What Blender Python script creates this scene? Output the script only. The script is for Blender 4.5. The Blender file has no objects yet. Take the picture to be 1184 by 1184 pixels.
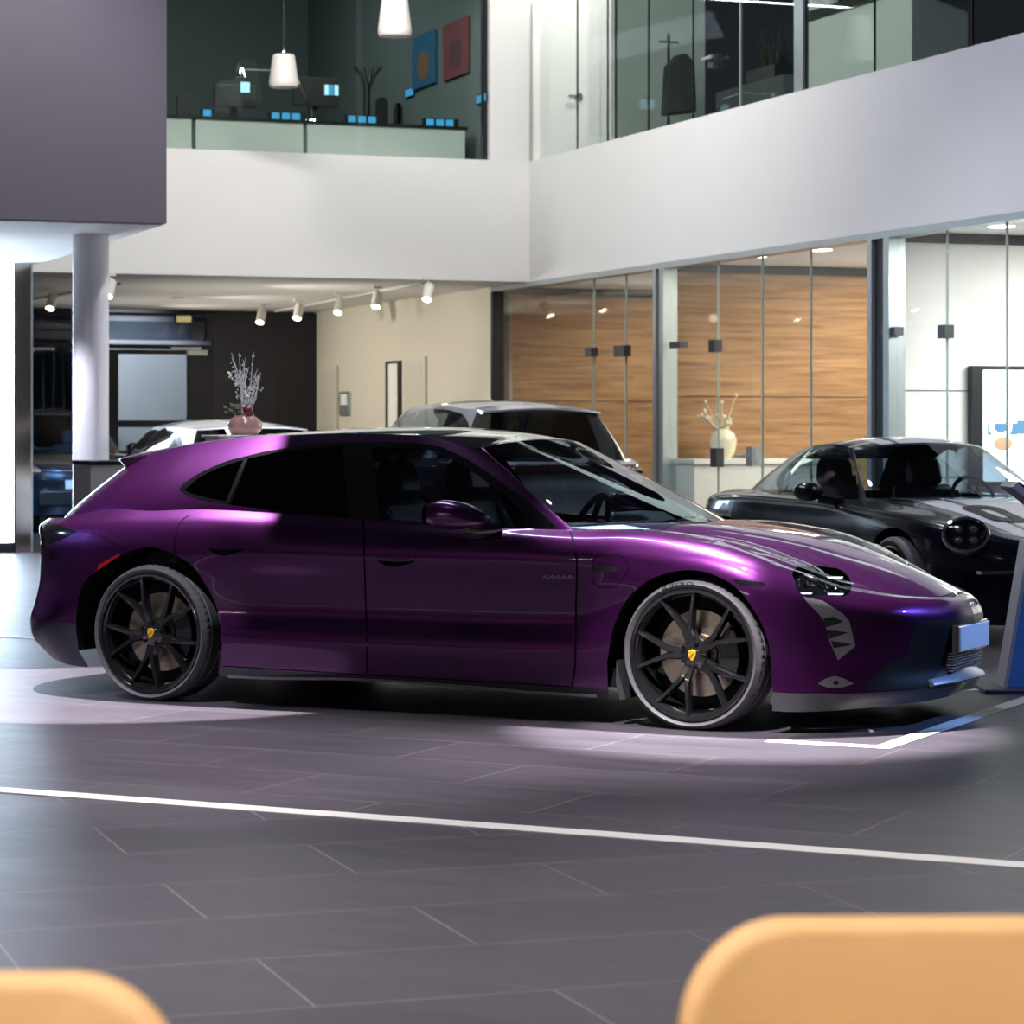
import bpy, bmesh, math, random
import numpy as np
from mathutils import Vector, Matrix
random.seed(7); rng = np.random.default_rng(7)
SC = bpy.context.scene
COL = SC.collection
# ---------------------------------------------------------------- camera
FPX = 3100.0
TH = math.radians(26.2)
RT = np.array([math.cos(TH), math.sin(TH), 0.0]); FW = np.array([-math.sin(TH), math.cos(TH), 0.0])
CAM = np.array([7.50, -12.11, 1.362])
CX, CY = 592.0, 494.0
def proj(P):
    d = P - CAM
    dep = d @ FW
    return np.stack([CX + FPX * (d @ RT) / dep, CY - FPX * d[..., 2] / dep], -1)
def at_depth(px, py, d):
    p = CAM + FW * d + RT * ((px - CX) / FPX * d)
    p[2] = CAM[2] + (CY - py) / FPX * d
    return p
cd = bpy.data.cameras.new('camera'); cam = bpy.data.objects.new('camera', cd); COL.objects.link(cam)
cam.location = CAM
cam.rotation_euler = (math.pi / 2, 0, TH)
cd.sensor_width = 36.0; cd.sensor_fit = 'HORIZONTAL'
cd.lens = FPX / 1184 * 36.0
cd.shift_y = -(592 - CY) / 1184.0
cd.clip_end = 200
cd.dof.use_dof = True; cd.dof.focus_distance = 12.2; cd.dof.aperture_fstop = 6.3
SC.camera = cam
# ---------------------------------------------------------------- materials
def new_mat(name):
    m = bpy.data.materials.new(name); m.use_nodes = True
    return m, m.node_tree.nodes, m.node_tree.links, m.node_tree.nodes['Principled BSDF']
def mat(name, col, rough=.5, metal=0., coat=0., coat_r=.03, spec=.5, emit=None, es=0., trans=0., ior=1.45, alpha=1., noise=0., nscale=40., bump=0., bscale=200.):
    m, N, L, b = new_mat(name)
    c = (*col, 1) if len(col) == 3 else col
    b.inputs['Base Color'].default_value = c
    b.inputs['Roughness'].default_value = rough
    b.inputs['Metallic'].default_value = metal
    b.inputs['Coat Weight'].default_value = coat
    b.inputs['Coat Roughness'].default_value = coat_r
    b.inputs['Specular IOR Level'].default_value = spec
    b.inputs['IOR'].default_value = ior
    b.inputs['Transmission Weight'].default_value = trans
    b.inputs['Alpha'].default_value = alpha
    if emit is not None:
        b.inputs['Emission Color'].default_value = (*emit, 1); b.inputs['Emission Strength'].default_value = es
    if noise > 0:
        tc = N.new('ShaderNodeTexCoord'); nz = N.new('ShaderNodeTexNoise'); nz.inputs['Scale'].default_value = nscale
        nz.inputs['Detail'].default_value = 4
        L.new(tc.outputs['Object'], nz.inputs['Vector'])
        mx = N.new('ShaderNodeMix'); mx.data_type = 'RGBA'
        mx.inputs['A'].default_value = (*[v * (1 - noise) for v in c[:3]], 1)
        mx.inputs['B'].default_value = (*[min(1, v * (1 + noise)) for v in c[:3]], 1)
        L.new(nz.outputs['Fac'], mx.inputs['Factor']); L.new(mx.outputs['Result'], b.inputs['Base Color'])
    if bump > 0:
        tc = N.new('ShaderNodeTexCoord'); nz = N.new('ShaderNodeTexNoise'); nz.inputs['Scale'].default_value = bscale
        L.new(tc.outputs['Object'], nz.inputs['Vector'])
        bp = N.new('ShaderNodeBump'); bp.inputs['Strength'].default_value = bump; bp.inputs['Distance'].default_value = .002
        L.new(nz.outputs['Fac'], bp.inputs['Height']); L.new(bp.outputs['Normal'], b.inputs['Normal'])
    return m
def flake_paint(name, col, rough=.32, metal=.75):
    """metallic car paint under clear coat with tiny flakes"""
    m, N, L, b = new_mat(name)
    tc = N.new('ShaderNodeTexCoord'); vo = N.new('ShaderNodeTexVoronoi'); vo.inputs['Scale'].default_value = 900
    L.new(tc.outputs['Object'], vo.inputs['Vector'])
    mx = N.new('ShaderNodeMix'); mx.data_type = 'RGBA'
    mx.inputs['A'].default_value = (*[c * .75 for c in col], 1); mx.inputs['B'].default_value = (*[min(1, c * 1.25) for c in col], 1)
    sp = N.new('ShaderNodeSeparateColor'); L.new(vo.outputs['Color'], sp.inputs['Color'])
    L.new(sp.outputs['Red'], mx.inputs['Factor']); L.new(mx.outputs['Result'], b.inputs['Base Color'])
    b.inputs['Metallic'].default_value = metal; b.inputs['Roughness'].default_value = rough
    b.inputs['Coat Weight'].default_value = 1.0; b.inputs['Coat Roughness'].default_value = .02
    return m
def glass_mat(name, tint, refl_ior=1.5, rough=0.0):
    """thin pane: tinted see-through plus Fresnel reflection"""
    m = bpy.data.materials.new(name); m.use_nodes = True
    N, L = m.node_tree.nodes, m.node_tree.links; N.clear()
    out = N.new('ShaderNodeOutputMaterial'); mix = N.new('ShaderNodeMixShader')
    tr = N.new('ShaderNodeBsdfTransparent'); tr.inputs['Color'].default_value = (*tint, 1)
    gl = N.new('ShaderNodeBsdfGlossy'); gl.inputs['Roughness'].default_value = rough
    lw = N.new('ShaderNodeLayerWeight'); lw.inputs['Blend'].default_value = .5
    pw = N.new('ShaderNodeMath'); pw.operation = 'POWER'; pw.inputs[1].default_value = 5.0
    f0 = ((refl_ior - 1) / (refl_ior + 1))**2
    ma = N.new('ShaderNodeMath'); ma.operation = 'MULTIPLY_ADD'; ma.inputs[1].default_value = 1 - f0; ma.inputs[2].default_value = f0
    L.new(lw.outputs['Facing'], pw.inputs[0]); L.new(pw.outputs[0], ma.inputs[0])
    L.new(ma.outputs[0], mix.inputs['Fac']); L.new(tr.outputs['BSDF'], mix.inputs[1]); L.new(gl.outputs['BSDF'], mix.inputs[2])
    L.new(mix.outputs['Shader'], out.inputs['Surface'])
    return m
def emit_mat(name, col, s):
    return mat(name, (0.02, 0.02, 0.02), .4, emit=col, es=s)
# ---------------------------------------------------------------- object helpers
def mesh_obj(name, verts, faces, material, parent=None, smooth=True, normals=None, bevel=0., autosmooth=None):
    me = bpy.data.meshes.new(name)
    me.from_pydata([tuple(v) for v in verts], [], [tuple(f) for f in faces])
    me.validate(clean_customdata=False)
    if smooth and len(me.polygons):
        me.polygons.foreach_set('use_smooth', [True] * len(me.polygons))
    if normals is not None:
        me.normals_split_custom_set_from_vertices([tuple(n) for n in normals])
    o = bpy.data.objects.new(name, me); COL.objects.link(o)
    if material is not None:
        for mm in (material if isinstance(material, (list, tuple)) else [material]): me.materials.append(mm)
    if parent is not None: o.parent = parent
    if bevel > 0:
        md = o.modifiers.new('bevel', 'BEVEL'); md.width = bevel; md.segments = 2; md.limit_method = 'ANGLE'; md.angle_limit = math.radians(35)
        md.harden_normals = False
    if autosmooth is not None and smooth:
        sharp_by_angle(me, autosmooth)
    me.update()
    return o
def sharp_by_angle(me, ang):
    bm = bmesh.new(); bm.from_mesh(me)
    for e in bm.edges:
        if len(e.link_faces) == 2 and e.calc_face_angle(0) > ang: e.smooth = False
    bm.to_mesh(me); bm.free()
def empty(name, loc=(0, 0, 0), rz=0., label=None, cat=None, group=None, parent=None):
    o = bpy.data.objects.new(name, None); COL.objects.link(o)
    o.empty_display_size = .1
    o.location = loc; o.rotation_euler = (0, 0, rz)
    if parent is not None: o.parent = parent
    tag(o, label, cat, group)
    return o
def tag(o, label=None, cat=None, group=None, kind=None):
    if label: o['label'] = label
    if cat: o['category'] = cat
    if group: o['group'] = group
    if kind: o['kind'] = kind
    return o
class MB:
    """collects shapes into ONE mesh"""
    def __init__(s): s.v = []; s.f = []; s.mi = []
    def add(s, V, F, mi=0):
        n = len(s.v); s.v += [tuple(map(float, v)) for v in V]; s.f += [tuple(n + i for i in f) for f in F]; s.mi += [mi] * len(F)
        return s
    def box(s, a, b, M=None, mi=0):
        (x0, y0, z0), (x1, y1, z1) = a, b
        x0, x1 = min(x0, x1), max(x0, x1); y0, y1 = min(y0, y1), max(y0, y1); z0, z1 = min(z0, z1), max(z0, z1)
        V = [(x0, y0, z0), (x1, y0, z0), (x1, y1, z0), (x0, y1, z0), (x0, y0, z1), (x1, y0, z1), (x1, y1, z1), (x0, y1, z1)]
        if M is not None: V = [M @ Vector(v) for v in V]
        return s.add(V, [(0, 3, 2, 1), (4, 5, 6, 7), (0, 1, 5, 4), (1, 2, 6, 5), (2, 3, 7, 6), (3, 0, 4, 7)], mi)
    def prism(s, poly, axis, a, b, M=None, mi=0):
        """polygon (2D) extruded along axis from a to b"""
        def P(p, t):
            return {'x': (t, p[0], p[1]), 'y': (p[0], t, p[1]), 'z': (p[0], p[1], t)}[axis]
        n = len(poly); V = [P(p, a) for p in poly] + [P(p, b) for p in poly]
        if M is not None: V = [M @ Vector(v) for v in V]
        F = [(i, (i + 1) % n, n + (i + 1) % n, n + i) for i in range(n)] + [tuple(range(n - 1, -1, -1)), tuple(range(n, 2 * n))]
        return s.add(V, F, mi)
    def lathe(s, prof, segs=32, axis='z', M=None, a0=0., a1=2 * math.pi, mi=0, closed=True):
        full = abs(a1 - a0 - 2 * math.pi) < 1e-6; ns = segs if full else segs + 1
        V = []
        for k in range(ns):
            t = a0 + (a1 - a0) * k / segs; c, sn = math.cos(t), math.sin(t)
            for r, h in prof:
                V.append({'z': (r * c, r * sn, h), 'y': (r * c, h, r * sn), 'x': (h, r * c, r * sn)}[axis])
        if M is not None: V = [M @ Vector(v) for v in V]
        m = len(prof); F = []
        for k in range(segs):
            k2 = (k + 1) % ns
            for j in range(m - 1):
                F.append((k * m + j, k2 * m + j, k2 * m + j + 1, k * m + j + 1))
        return s.add(V, F, mi)
    def tube(s, pts, r, segs=8, mi=0, caps=True):
        pts = [Vector(p) for p in pts]; n = len(pts)
        rr = r if isinstance(r, (list, tuple)) else [r] * n
        V = []; up = None
        for i, p in enumerate(pts):
            t = (pts[min(i + 1, n - 1)] - pts[max(i - 1, 0)]).normalized()
            if up is None:
                up = Vector((0, 0, 1)) if abs(t.z) < .9 else Vector((1, 0, 0))
            a = t.cross(up)
            if a.length < 1e-5: a = t.orthogonal()
            a.normalize(); b = a.cross(t).normalized(); up = b
            for k in range(segs):
                w = 2 * math.pi * k / segs
                V.append(p + (a * math.cos(w) + b * math.sin(w)) * rr[i])
        F = []
        for i in range(n - 1):
            for k in range(segs):
                k2 = (k + 1) % segs
                F.append((i * segs + k, i * segs + k2, (i + 1) * segs + k2, (i + 1) * segs + k))
        if caps:
            F.append(tuple(range(segs - 1, -1, -1))); F.append(tuple((n - 1) * segs + k for k in range(segs)))
        return s.add(V, F, mi)
    def sphere(s, c, r, seg=16, ring=10, mi=0):
        rx, ry, rz = r if isinstance(r, (list, tuple)) else (r, r, r)
        V = []; F = []
        for i in range(ring + 1):
            t = math.pi * i / ring
            for k in range(seg):
                w = 2 * math.pi * k / seg
                V.append((c[0] + rx * math.sin(t) * math.cos(w), c[1] + ry * math.sin(t) * math.sin(w), c[2] + rz * math.cos(t)))
        for i in range(ring):
            for k in range(seg):
                k2 = (k + 1) % seg
                F.append((i * seg + k, (i + 1) * seg + k, (i + 1) * seg + k2, i * seg + k2))
        return s.add(V, F, mi)
    def build(s, name, material, parent=None, smooth=True, bevel=0., auto=math.radians(40), fix=False):
        o = mesh_obj(name, s.v, s.f, material, parent, smooth, None, bevel, None)
        me = o.data
        if isinstance(material, (list, tuple)) and len(s.mi) == len(me.polygons): me.polygons.foreach_set('material_index', s.mi)
        bm = bmesh.new(); bm.from_mesh(me)
        bmesh.ops.remove_doubles(bm, verts=bm.verts, dist=1e-6)
        bmesh.ops.recalc_face_normals(bm, faces=bm.faces)
        for e in bm.edges:
            if len(e.link_faces) == 2 and e.calc_face_angle(0) > auto: e.smooth = False
        bm.to_mesh(me); bm.free()
        return o
# ---------------------------------------------------------------- curves on numpy
def pchip(x, y, xq):
    """monotone cubic; y may be (n,...)"""
    x = np.asarray(x, float); y = np.asarray(y, float); xq = np.asarray(xq, float)
    sh = y.shape[1:]; y = y.reshape(len(x), -1)
    h = np.diff(x)[:, None]; d = np.diff(y, axis=0) / h
    m = np.zeros_like(y)
    if len(x) > 2:
        w1 = 2 * h[1:] + h[:-1]; w2 = h[1:] + 2 * h[:-1]
        ok = d[:-1] * d[1:] > 0
        with np.errstate(divide='ignore', invalid='ignore'):
            mm = (w1 + w2) / (w1 / d[:-1] + w2 / d[1:])
        m[1:-1] = np.where(ok, mm, 0)
    m[0] = d[0]; m[-1] = d[-1]
    i = np.clip(np.searchsorted(x, xq, side='right') - 1, 0, len(x) - 2)
    t = ((xq - x[i]) / (x[i + 1] - x[i]))[..., None]; hh = (x[i + 1] - x[i])[..., None]
    r = (2 * t**3 - 3 * t**2 + 1) * y[i] + (t**3 - 2 * t**2 + t) * hh * m[i] + (-2 * t**3 + 3 * t**2) * y[i + 1] + (t**3 - t**2) * hh * m[i + 1]
    return r.reshape(xq.shape + sh)
def catmull(x, y, xq):
    """C1 cubic through points with finite-difference tangents; y (n,k)"""
    x = np.asarray(x, float); y = np.asarray(y, float)
    h = np.diff(x)[:, None]; d = np.diff(y, axis=0) / h
    m = np.zeros_like(y); m[0] = d[0]; m[-1] = d[-1]
    m[1:-1] = (d[:-1] * h[1:] + d[1:] * h[:-1]) / (h[1:] + h[:-1])
    i = np.clip(np.searchsorted(x, xq, side='right') - 1, 0, len(x) - 2)
    t = ((xq - x[i]) / (x[i + 1] - x[i]))[:, None]; hh = (x[i + 1] - x[i])[:, None]
    return (2 * t**3 - 3 * t**2 + 1) * y[i] + (t**3 - 2 * t**2 + t) * hh * m[i] + (-2 * t**3 + 3 * t**2) * y[i + 1] + (t**3 - t**2) * hh * m[i + 1]
def chord(P):
    P = np.asarray(P, float); return np.concatenate([[0], np.cumsum(np.linalg.norm(np.diff(P, axis=0), axis=1))])
# ---------------------------------------------------------------- gridded surface with labelled, snapped regions
class Grid:
    """P[i,j] positions on the near side (y<0); every face carries a part name"""
    def __init__(s, P, base):
        s.P = P.copy(); s.n, s.m = P.shape[:2]
        s.lab = np.full((s.n - 1, s.m - 1), base, dtype=object)
        s.P0 = P.copy(); s.calc_normals()
    def calc_normals(s):
        du = np.gradient(s.P0, axis=0); dv = np.gradient(s.P0, axis=1)
        n = np.cross(du, dv); l = np.linalg.norm(n, axis=2, keepdims=True)
        n = n / np.maximum(l, 1e-12)
        s.N0 = n; s.N = n.copy()
    def flip(s): s.N0 = -s.N0; s.N = -s.N; return s
    def bil(s, A, u, v):
        u = np.clip(u, 0, s.n - 1.000001); v = np.clip(v, 0, s.m - 1.000001)
        i = u.astype(int); j = v.astype(int); a = (u - i)[..., None]; b = (v - j)[..., None]
        return A[i, j] * (1 - a) * (1 - b) + A[i + 1, j] * a * (1 - b) + A[i, j + 1] * (1 - a) * b + A[i + 1, j + 1] * a * b
    def solve(s, f, T, u, v, it=6):
        u = u.astype(float).copy(); v = v.astype(float).copy(); e = .25
        for _ in range(it):
            q = f(s.bil(s.P0, u, v)); qu = (f(s.bil(s.P0, u + e, v)) - f(s.bil(s.P0, u - e, v))) / (2 * e); qv = (f(s.bil(s.P0, u, v + e)) - f(s.bil(s.P0, u, v - e))) / (2 * e)
            D = qu[..., 0] * qv[..., 1] - qu[..., 1] * qv[..., 0]; D = np.where(abs(D) < 1e-9, 1e-9, D)
            r = T - q
            du = (r[..., 0] * qv[..., 1] - r[..., 1] * qv[..., 0]) / D; dv = (qu[..., 0] * r[..., 1] - qu[..., 1] * r[..., 0]) / D
            u = np.clip(u + np.clip(du, -6, 6), 0, s.n - 1); v = np.clip(v + np.clip(dv, -6, 6), 0, s.m - 1)
        return u, v
    def region(s, poly, name, f=proj, mask=None, snap=True, only=None, cond=None):
        poly = np.asarray(poly, float)
        Q = f(s.P)
        c = (Q[:-1, :-1] + Q[1:, :-1] + Q[:-1, 1:] + Q[1:, 1:]) / 4
        ins = inpoly(c, poly)
        Pc = (s.P[:-1, :-1] + s.P[1:, 1:]) / 2
        if cond is not None: ins &= cond(Pc)
        if only is not None: ins &= np.isin(s.lab, only)
        if snap and ins.any():
            cnt = np.zeros((s.n, s.m), int); tot = np.zeros((s.n, s.m), int)
            for a in (0, 1):
                for b in (0, 1):
                    cnt[a:s.n - 1 + a, b:s.m - 1 + b] += ins; tot[a:s.n - 1 + a, b:s.m - 1 + b] += 1
            bd = (cnt > 0) & (cnt < tot)
            bd[0] = bd[-1] = False; bd[:, 0] = bd[:, -1] = False
            I, J = np.nonzero(bd)
            T, dist = nearest_on(Q[I, J], poly)
            u, v = s.solve(f, T, I, J)
            ok = (abs(u - I) < 1.3) & (abs(v - J) < 1.3)
            s.P[I[ok], J[ok]] = s.bil(s.P0, u[ok], v[ok])
            nn = s.bil(s.N0, u[ok], v[ok]); s.N[I[ok], J[ok]] = nn / np.linalg.norm(nn, axis=1, keepdims=True)
        s.lab[ins] = name
        return s
    def on(s, T, f=proj, cond=None):
        """3D points and normals of the surface under 2D targets"""
        T = np.asarray(T, float); Q = f(s.P0)
        if cond is not None: Q = np.where(cond(s.P0)[..., None], Q, 1e9)
        I = []; J = []
        for t in T:
            d = ((Q - t)**2).sum(-1); k = int(d.argmin()); I.append(k // s.m); J.append(k % s.m)
        u, v = s.solve(f, T, np.array(I), np.array(J))
        return s.bil(s.P0, u, v), s.bil(s.N0, u, v)
    def part(s, name):
        k = np.nonzero(s.lab == name) if isinstance(name, str) else np.nonzero(np.isin(s.lab, name))
        if len(k[0]) == 0: return None
        idx = np.full((s.n, s.m), -1)
        I, J = k
        q = np.stack([I * s.m + J, (I + 1) * s.m + J, (I + 1) * s.m + J + 1, I * s.m + J + 1], 1)
        un, inv = np.unique(q.ravel(), return_inverse=True)
        return s.P.reshape(-1, 3)[un], inv.reshape(-1, 4), s.N.reshape(-1, 3)[un]
def inpoly(Q, poly):
    x, y = Q[..., 0], Q[..., 1]; r = np.zeros(x.shape, bool); n = len(poly)
    for i in range(n):
        x0, y0 = poly[i]; x1, y1 = poly[(i + 1) % n]
        if y0 == y1: continue
        c = ((y0 > y) != (y1 > y)) & (x < (x1 - x0) * (y - y0) / (y1 - y0) + x0)
        r ^= c
    return r
def nearest_on(Q, poly):
    best = np.full(len(Q), 1e18); T = np.zeros_like(Q); n = len(poly)
    for i in range(n):
        a = poly[i]; b = poly[(i + 1) % n]; d = b - a; L = (d @ d) or 1e-12
        t = np.clip(((Q - a) @ d) / L, 0, 1); p = a + t[:, None] * d; e = ((Q - p)**2).sum(1)
        k = e < best; best[k] = e[k]; T[k] = p[k]
    return T, np.sqrt(best)
def smooth_poly(pts, n=6, closed=True):
    """rounded outline through traced points"""
    P = np.asarray(pts, float)
    if closed: P = np.vstack([P[-2], P[-1], P, P[0], P[1], P[2]])
    t = chord(P); q = []
    a, b = (2, len(P) - 3) if closed else (0, len(P) - 1)
    for i in range(a, b): q += list(np.linspace(t[i], t[i + 1], n, endpoint=False))
    if not closed: q.append(t[-1])
    return catmull(t, P, np.array(q))
def mirror(V, F, N):
    V2 = V * np.array([1, -1, 1]); N2 = N * np.array([1, -1, 1])
    return V2, F[:, ::-1], N2
def both(pieces):
    """join pieces with their mirror images"""
    VV, FF, NN = [], [], []; k = 0
    for V, F, N in pieces:
        for A in ((V, F, N), mirror(V, F, N)):
            VV.append(A[0]); FF.append(A[1] + k); NN.append(A[2]); k += len(A[0])
    return np.vstack(VV), np.vstack(FF), np.vstack(NN)
def join(pieces):
    VV, FF, NN = [], [], []; k = 0
    for V, F, N in pieces:
        VV.append(V); FF.append(F + k); NN.append(N); k += len(V)
    return np.vstack(VV), np.vstack(FF), np.vstack(NN)
def ribbon_on(P, N, w, lift, closed=False):
    """thin strip lying on a surface along a 3D line"""
    n = len(P); V = []; F = []
    T = np.gradient(P, axis=0) if not closed else (np.roll(P, -1, 0) - np.roll(P, 1, 0))
    T /= np.linalg.norm(T, axis=1, keepdims=True) + 1e-12
    N = N / np.linalg.norm(N, axis=1, keepdims=True)
    B = np.cross(T, N)
    A = P + N * lift
    V = np.vstack([A + B * w / 2, A - B * w / 2])
    m = n if closed else n - 1
    F = [(i, (i + 1) % n, n + (i + 1) % n, n + i) for i in range(m)]
    return V, np.array(F), np.vstack([N, N])
# ---------------------------------------------------------------- car body surfaces (generic loft machinery)
def ribbon_surface(contour, stations, n=700, m=110, rng_s=None):
    """body side as a ribbon round the plan contour; stations = [((x,h), [(z,inset),...])]"""
    C = np.asarray(contour, float); t = chord(C); L = t[-1]
    s = np.linspace(0, L, n); fine = catmull(t, C, np.linspace(0, L, 4000)); ft = np.linspace(0, L, 4000)
    K = []; Z = []
    for (x, h), kn in stations:
        k = ((fine - np.array([x, h]))**2).sum(1).argmin(); K.append(ft[k]); Z.append(kn)
    K = np.array(K); Z = np.array(Z, float)            # (ns, nk, 2)
    kn = pchip(K, Z, s)                                 # (n, nk, 2)
    nk = Z.shape[1]
    base = catmull(t, C, s)
    d = np.gradient(base, axis=0); d /= np.linalg.norm(d, axis=1, keepdims=True)
    nrm = np.stack([-d[:, 1], d[:, 0]], 1)              # plan normal
    ref = base - np.array([1.4, 0.0]); sg = np.sign((nrm * ref).sum(1)); nrm *= np.where(sg == 0, 1, sg)[:, None]
    nrm[0] = (1, 0); nrm[-1] = (-1, 0)
    # distribute rows by mean knot spacing
    dz = np.abs(np.diff(Z, axis=1)); seg = np.sqrt((dz**2).sum(2)).mean(0); cs = np.concatenate([[0], np.cumsum(seg)])
    q = np.interp(np.linspace(0, cs[-1], m), cs, np.arange(nk))
    arr = np.transpose(kn, (1, 0, 2)).reshape(nk, -1)
    v = catmull(np.arange(nk), arr, q).reshape(m, n, 2).transpose(1, 0, 2)
    P = np.zeros((n, m, 3))
    P[..., 0] = base[:, None, 0] - nrm[:, None, 0] * v[..., 1]
    h = base[:, None, 1] - nrm[:, None, 1] * v[..., 1]
    P[..., 1] = -h; P[..., 2] = v[..., 0]
    P[0, :, 1] = 0; P[-1, :, 1] = 0
    P[..., 1] = np.minimum(P[..., 1], 0)
    return P, base
def orient(g, out):
    """make normals face away from a point"""
    c = g.P0[g.n // 2, g.m // 2]; nn = g.N0[g.n // 2, g.m // 2]
    g.flipped = bool(((c - np.asarray(out)) * nn).sum() < 0)
    if g.flipped: g.flip()
    return g
def gpart(g, name):
    r = g.part(name)
    if r is None: return None
    V, F, N = r
    return (V, F[:, ::-1] if g.flipped else F, N)
def green_surface(base, top, q, n=420, m=80, z_round=2.0):
    """greenhouse ribbon from base line to roof edge; q exponent of lean per control point"""
    B = np.asarray(base, float); T = np.asarray(top, float); q = np.asarray(q, float)
    t = chord((B + T) / 2); s = np.linspace(0, t[-1], n)
    b = pchip(t, B, s); e = pchip(t, T, s); qq = pchip(t, q[:, None], s)
    v = np.linspace(0, 1, m)[None, :]
    zf = v; hf = zf**qq
    P = np.zeros((n, m, 3))
    P[..., 0] = b[:, None, 0] + (e - b)[:, None, 0] * hf
    P[..., 1] = -(b[:, None, 1] + (e - b)[:, None, 1] * hf)
    P[..., 2] = b[:, None, 2] + (e - b)[:, None, 2] * zf
    P[..., 1] = np.minimum(P[..., 1], 0); P[0, :, 1] = 0; P[-1, :, 1] = 0
    return P
def cap_surface(edge, zc, m=40, power=2.0, valley=None):
    """from an edge line across to the centreline; zc(x) centre height"""
    n = len(edge); s = np.linspace(0, 1, m)[None, :]
    P = np.zeros((n, m, 3))
    P[..., 0] = edge[:, None, 0]; P[..., 1] = edge[:, None, 1] * (1 - s)
    zz = zc(edge[:, 0])
    P[..., 2] = edge[:, None, 2] + (zz - edge[:, 2])[:, None] * (1 - (1 - s)**power)
    if valley is not None: P[..., 2] += valley(P[..., 0], -P[..., 1], s)
    return P
def xz(P): return P[..., [0, 2]]
def xy(P): return P[..., [0, 1]]
def yz(P): return P[..., [1, 2]]
# ---------------------------------------------------------------- wheels
def make_wheel(parent, M, r=.339, rim=.288, w=.26, spin=0., spokes=5, style='y', brake_side=1, crest=None, letter=True, full=True, brake_mat='disc', tyre_mat='tyre'):
    """wheel parts around local origin, outer face towards -y; M = matrix to car space"""
    wo = empty('wheel', parent=parent); wo.matrix_local = M
    hw = w / 2
    t = MB()
    prof = [(rim - .004, -hw + .035), (rim + .004, -hw + .012), (rim + .018, -hw + .003), (rim + (r - rim) * .55, -hw - .004), (r - .018, -hw + .004), (r - .006, -hw + .016), (r - .001, -hw + .034),
            (r, -.03), (r, .03), (r - .001, hw - .034), (r - .006, hw - .016), (r - .018, hw - .004), (rim + .02, hw - .002), (rim - .004, hw - .02)]
    if full:   # tread grooves round the tyre
        prof = prof[:7] + [(r, -hw + .045), (r - .007, -hw + .048), (r - .007, -hw + .056), (r, -hw + .059), (r, -.012), (r - .007, -.009), (r - .007, -.001), (r, .002)] + [(r, hw - .06), (r - .007, hw - .057), (r - .007, hw - .049), (r, hw - .046)] + prof[9:]
    t.lathe(prof, 240 if full else 64, 'y')
    if full:   # cross grooves in the tread shoulder
        m = len(prof)
        for k in range(240):
            if k % 4 == 0:
                for j in (6, 7):
                    x, y, z = t.v[k * m + j]; rr = math.hypot(x, z); f = (rr - .005) / rr; t.v[k * m + j] = (x * f, y, z * f)
    ty = t.build('tyre', MT[tyre_mat], wo)
    if full:
        if letter: tyre_letters(ty, r, rim, hw)
    b = MB()
    b.lathe([(rim, -hw + .03), (rim + .006, -hw + .010), (rim + .005, -hw + .002), (rim - .002, -hw + .0), (rim - .010, -hw + .004), (rim - .013, -hw + .014), (rim - .019, -hw + .022), (rim - .026, -hw + .03), (rim - .03, -hw + .06), (rim - .034, .0), (rim - .03, hw - .03), (rim, hw - .015)], 72, 'y')
    b.build('rim', MT['rim'], wo)
    sp = MB()
    yo = -hw + .012
    if style == 'y':
        for k in range(spokes):
            a0 = spin + 2 * math.pi * k / spokes
            y_spoke(sp, a0, rim, yo)
    else:
        for k in range(spokes):
            a0 = spin + 2 * math.pi * k / spokes
            arm(sp, [(.05, a0, yo + .03, .030), (.15, a0, yo + .02, .024), (rim - .016, a0, yo + .005, .030)], .03)
    sp.lathe([(0, yo + .012), (.035, yo + .012), (.04, yo + .014), (.062, yo + .024), (.072, yo + .05), (.072, yo + .09)], 40, 'y')
    spk = sp.build('spokes', MT['rim'], wo, auto=.5)
    if full:
        for k in range(5):
            a = spin + 2 * math.pi * (k + .5) / 5
            n = MB(); Mr = Matrix.Translation((.055 * math.cos(a), yo + .014, .055 * math.sin(a)))
            n.lathe([(.0085, .01), (.0085, -.004), (.006, -.007), (.006, 0.002), (0, 0.002)], 10, 'y', Mr)
            n.build('lug_bolt', MT['bolt'], spk)
    d = MB()
    dr = rim * .67
    d.lathe([(.06, .0), (dr, .0), (dr, .03), (.06, .03)], 48, 'y', Matrix.Translation((0, yo + .11, 0)))
    d.lathe([(.0, -.02), (.085, -.02), (.09, .0)], 32, 'y', Matrix.Translation((0, yo + .11, 0)))
    d.build('brake_disc', MT[brake_mat], wo)
    c = MB(); pl = []
    for k in range(13):
        a = math.radians(-38 + 76 * k / 12) + (0 if brake_side > 0 else math.pi); pl.append(((dr + .012) * math.cos(a), (dr + .012) * math.sin(a)))
    for k in range(12, -1, -1):
        a = math.radians(-34 + 68 * k / 12) + (0 if brake_side > 0 else math.pi); pl.append(((dr - .085) * math.cos(a), (dr - .085) * math.sin(a)))
    c.prism(pl, 'y', yo + .06, yo + .17)
    c.build('brake_caliper', MT['caliper'], wo, bevel=.006)
    h = MB(); h.lathe([(0, yo + .18), (rim - .036, yo + .18)], 40, 'y'); h.build('hub_carrier', MT['black'], wo)
    if crest is not None: hub_crest(wo, yo + .010, crest)
    return wo
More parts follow.
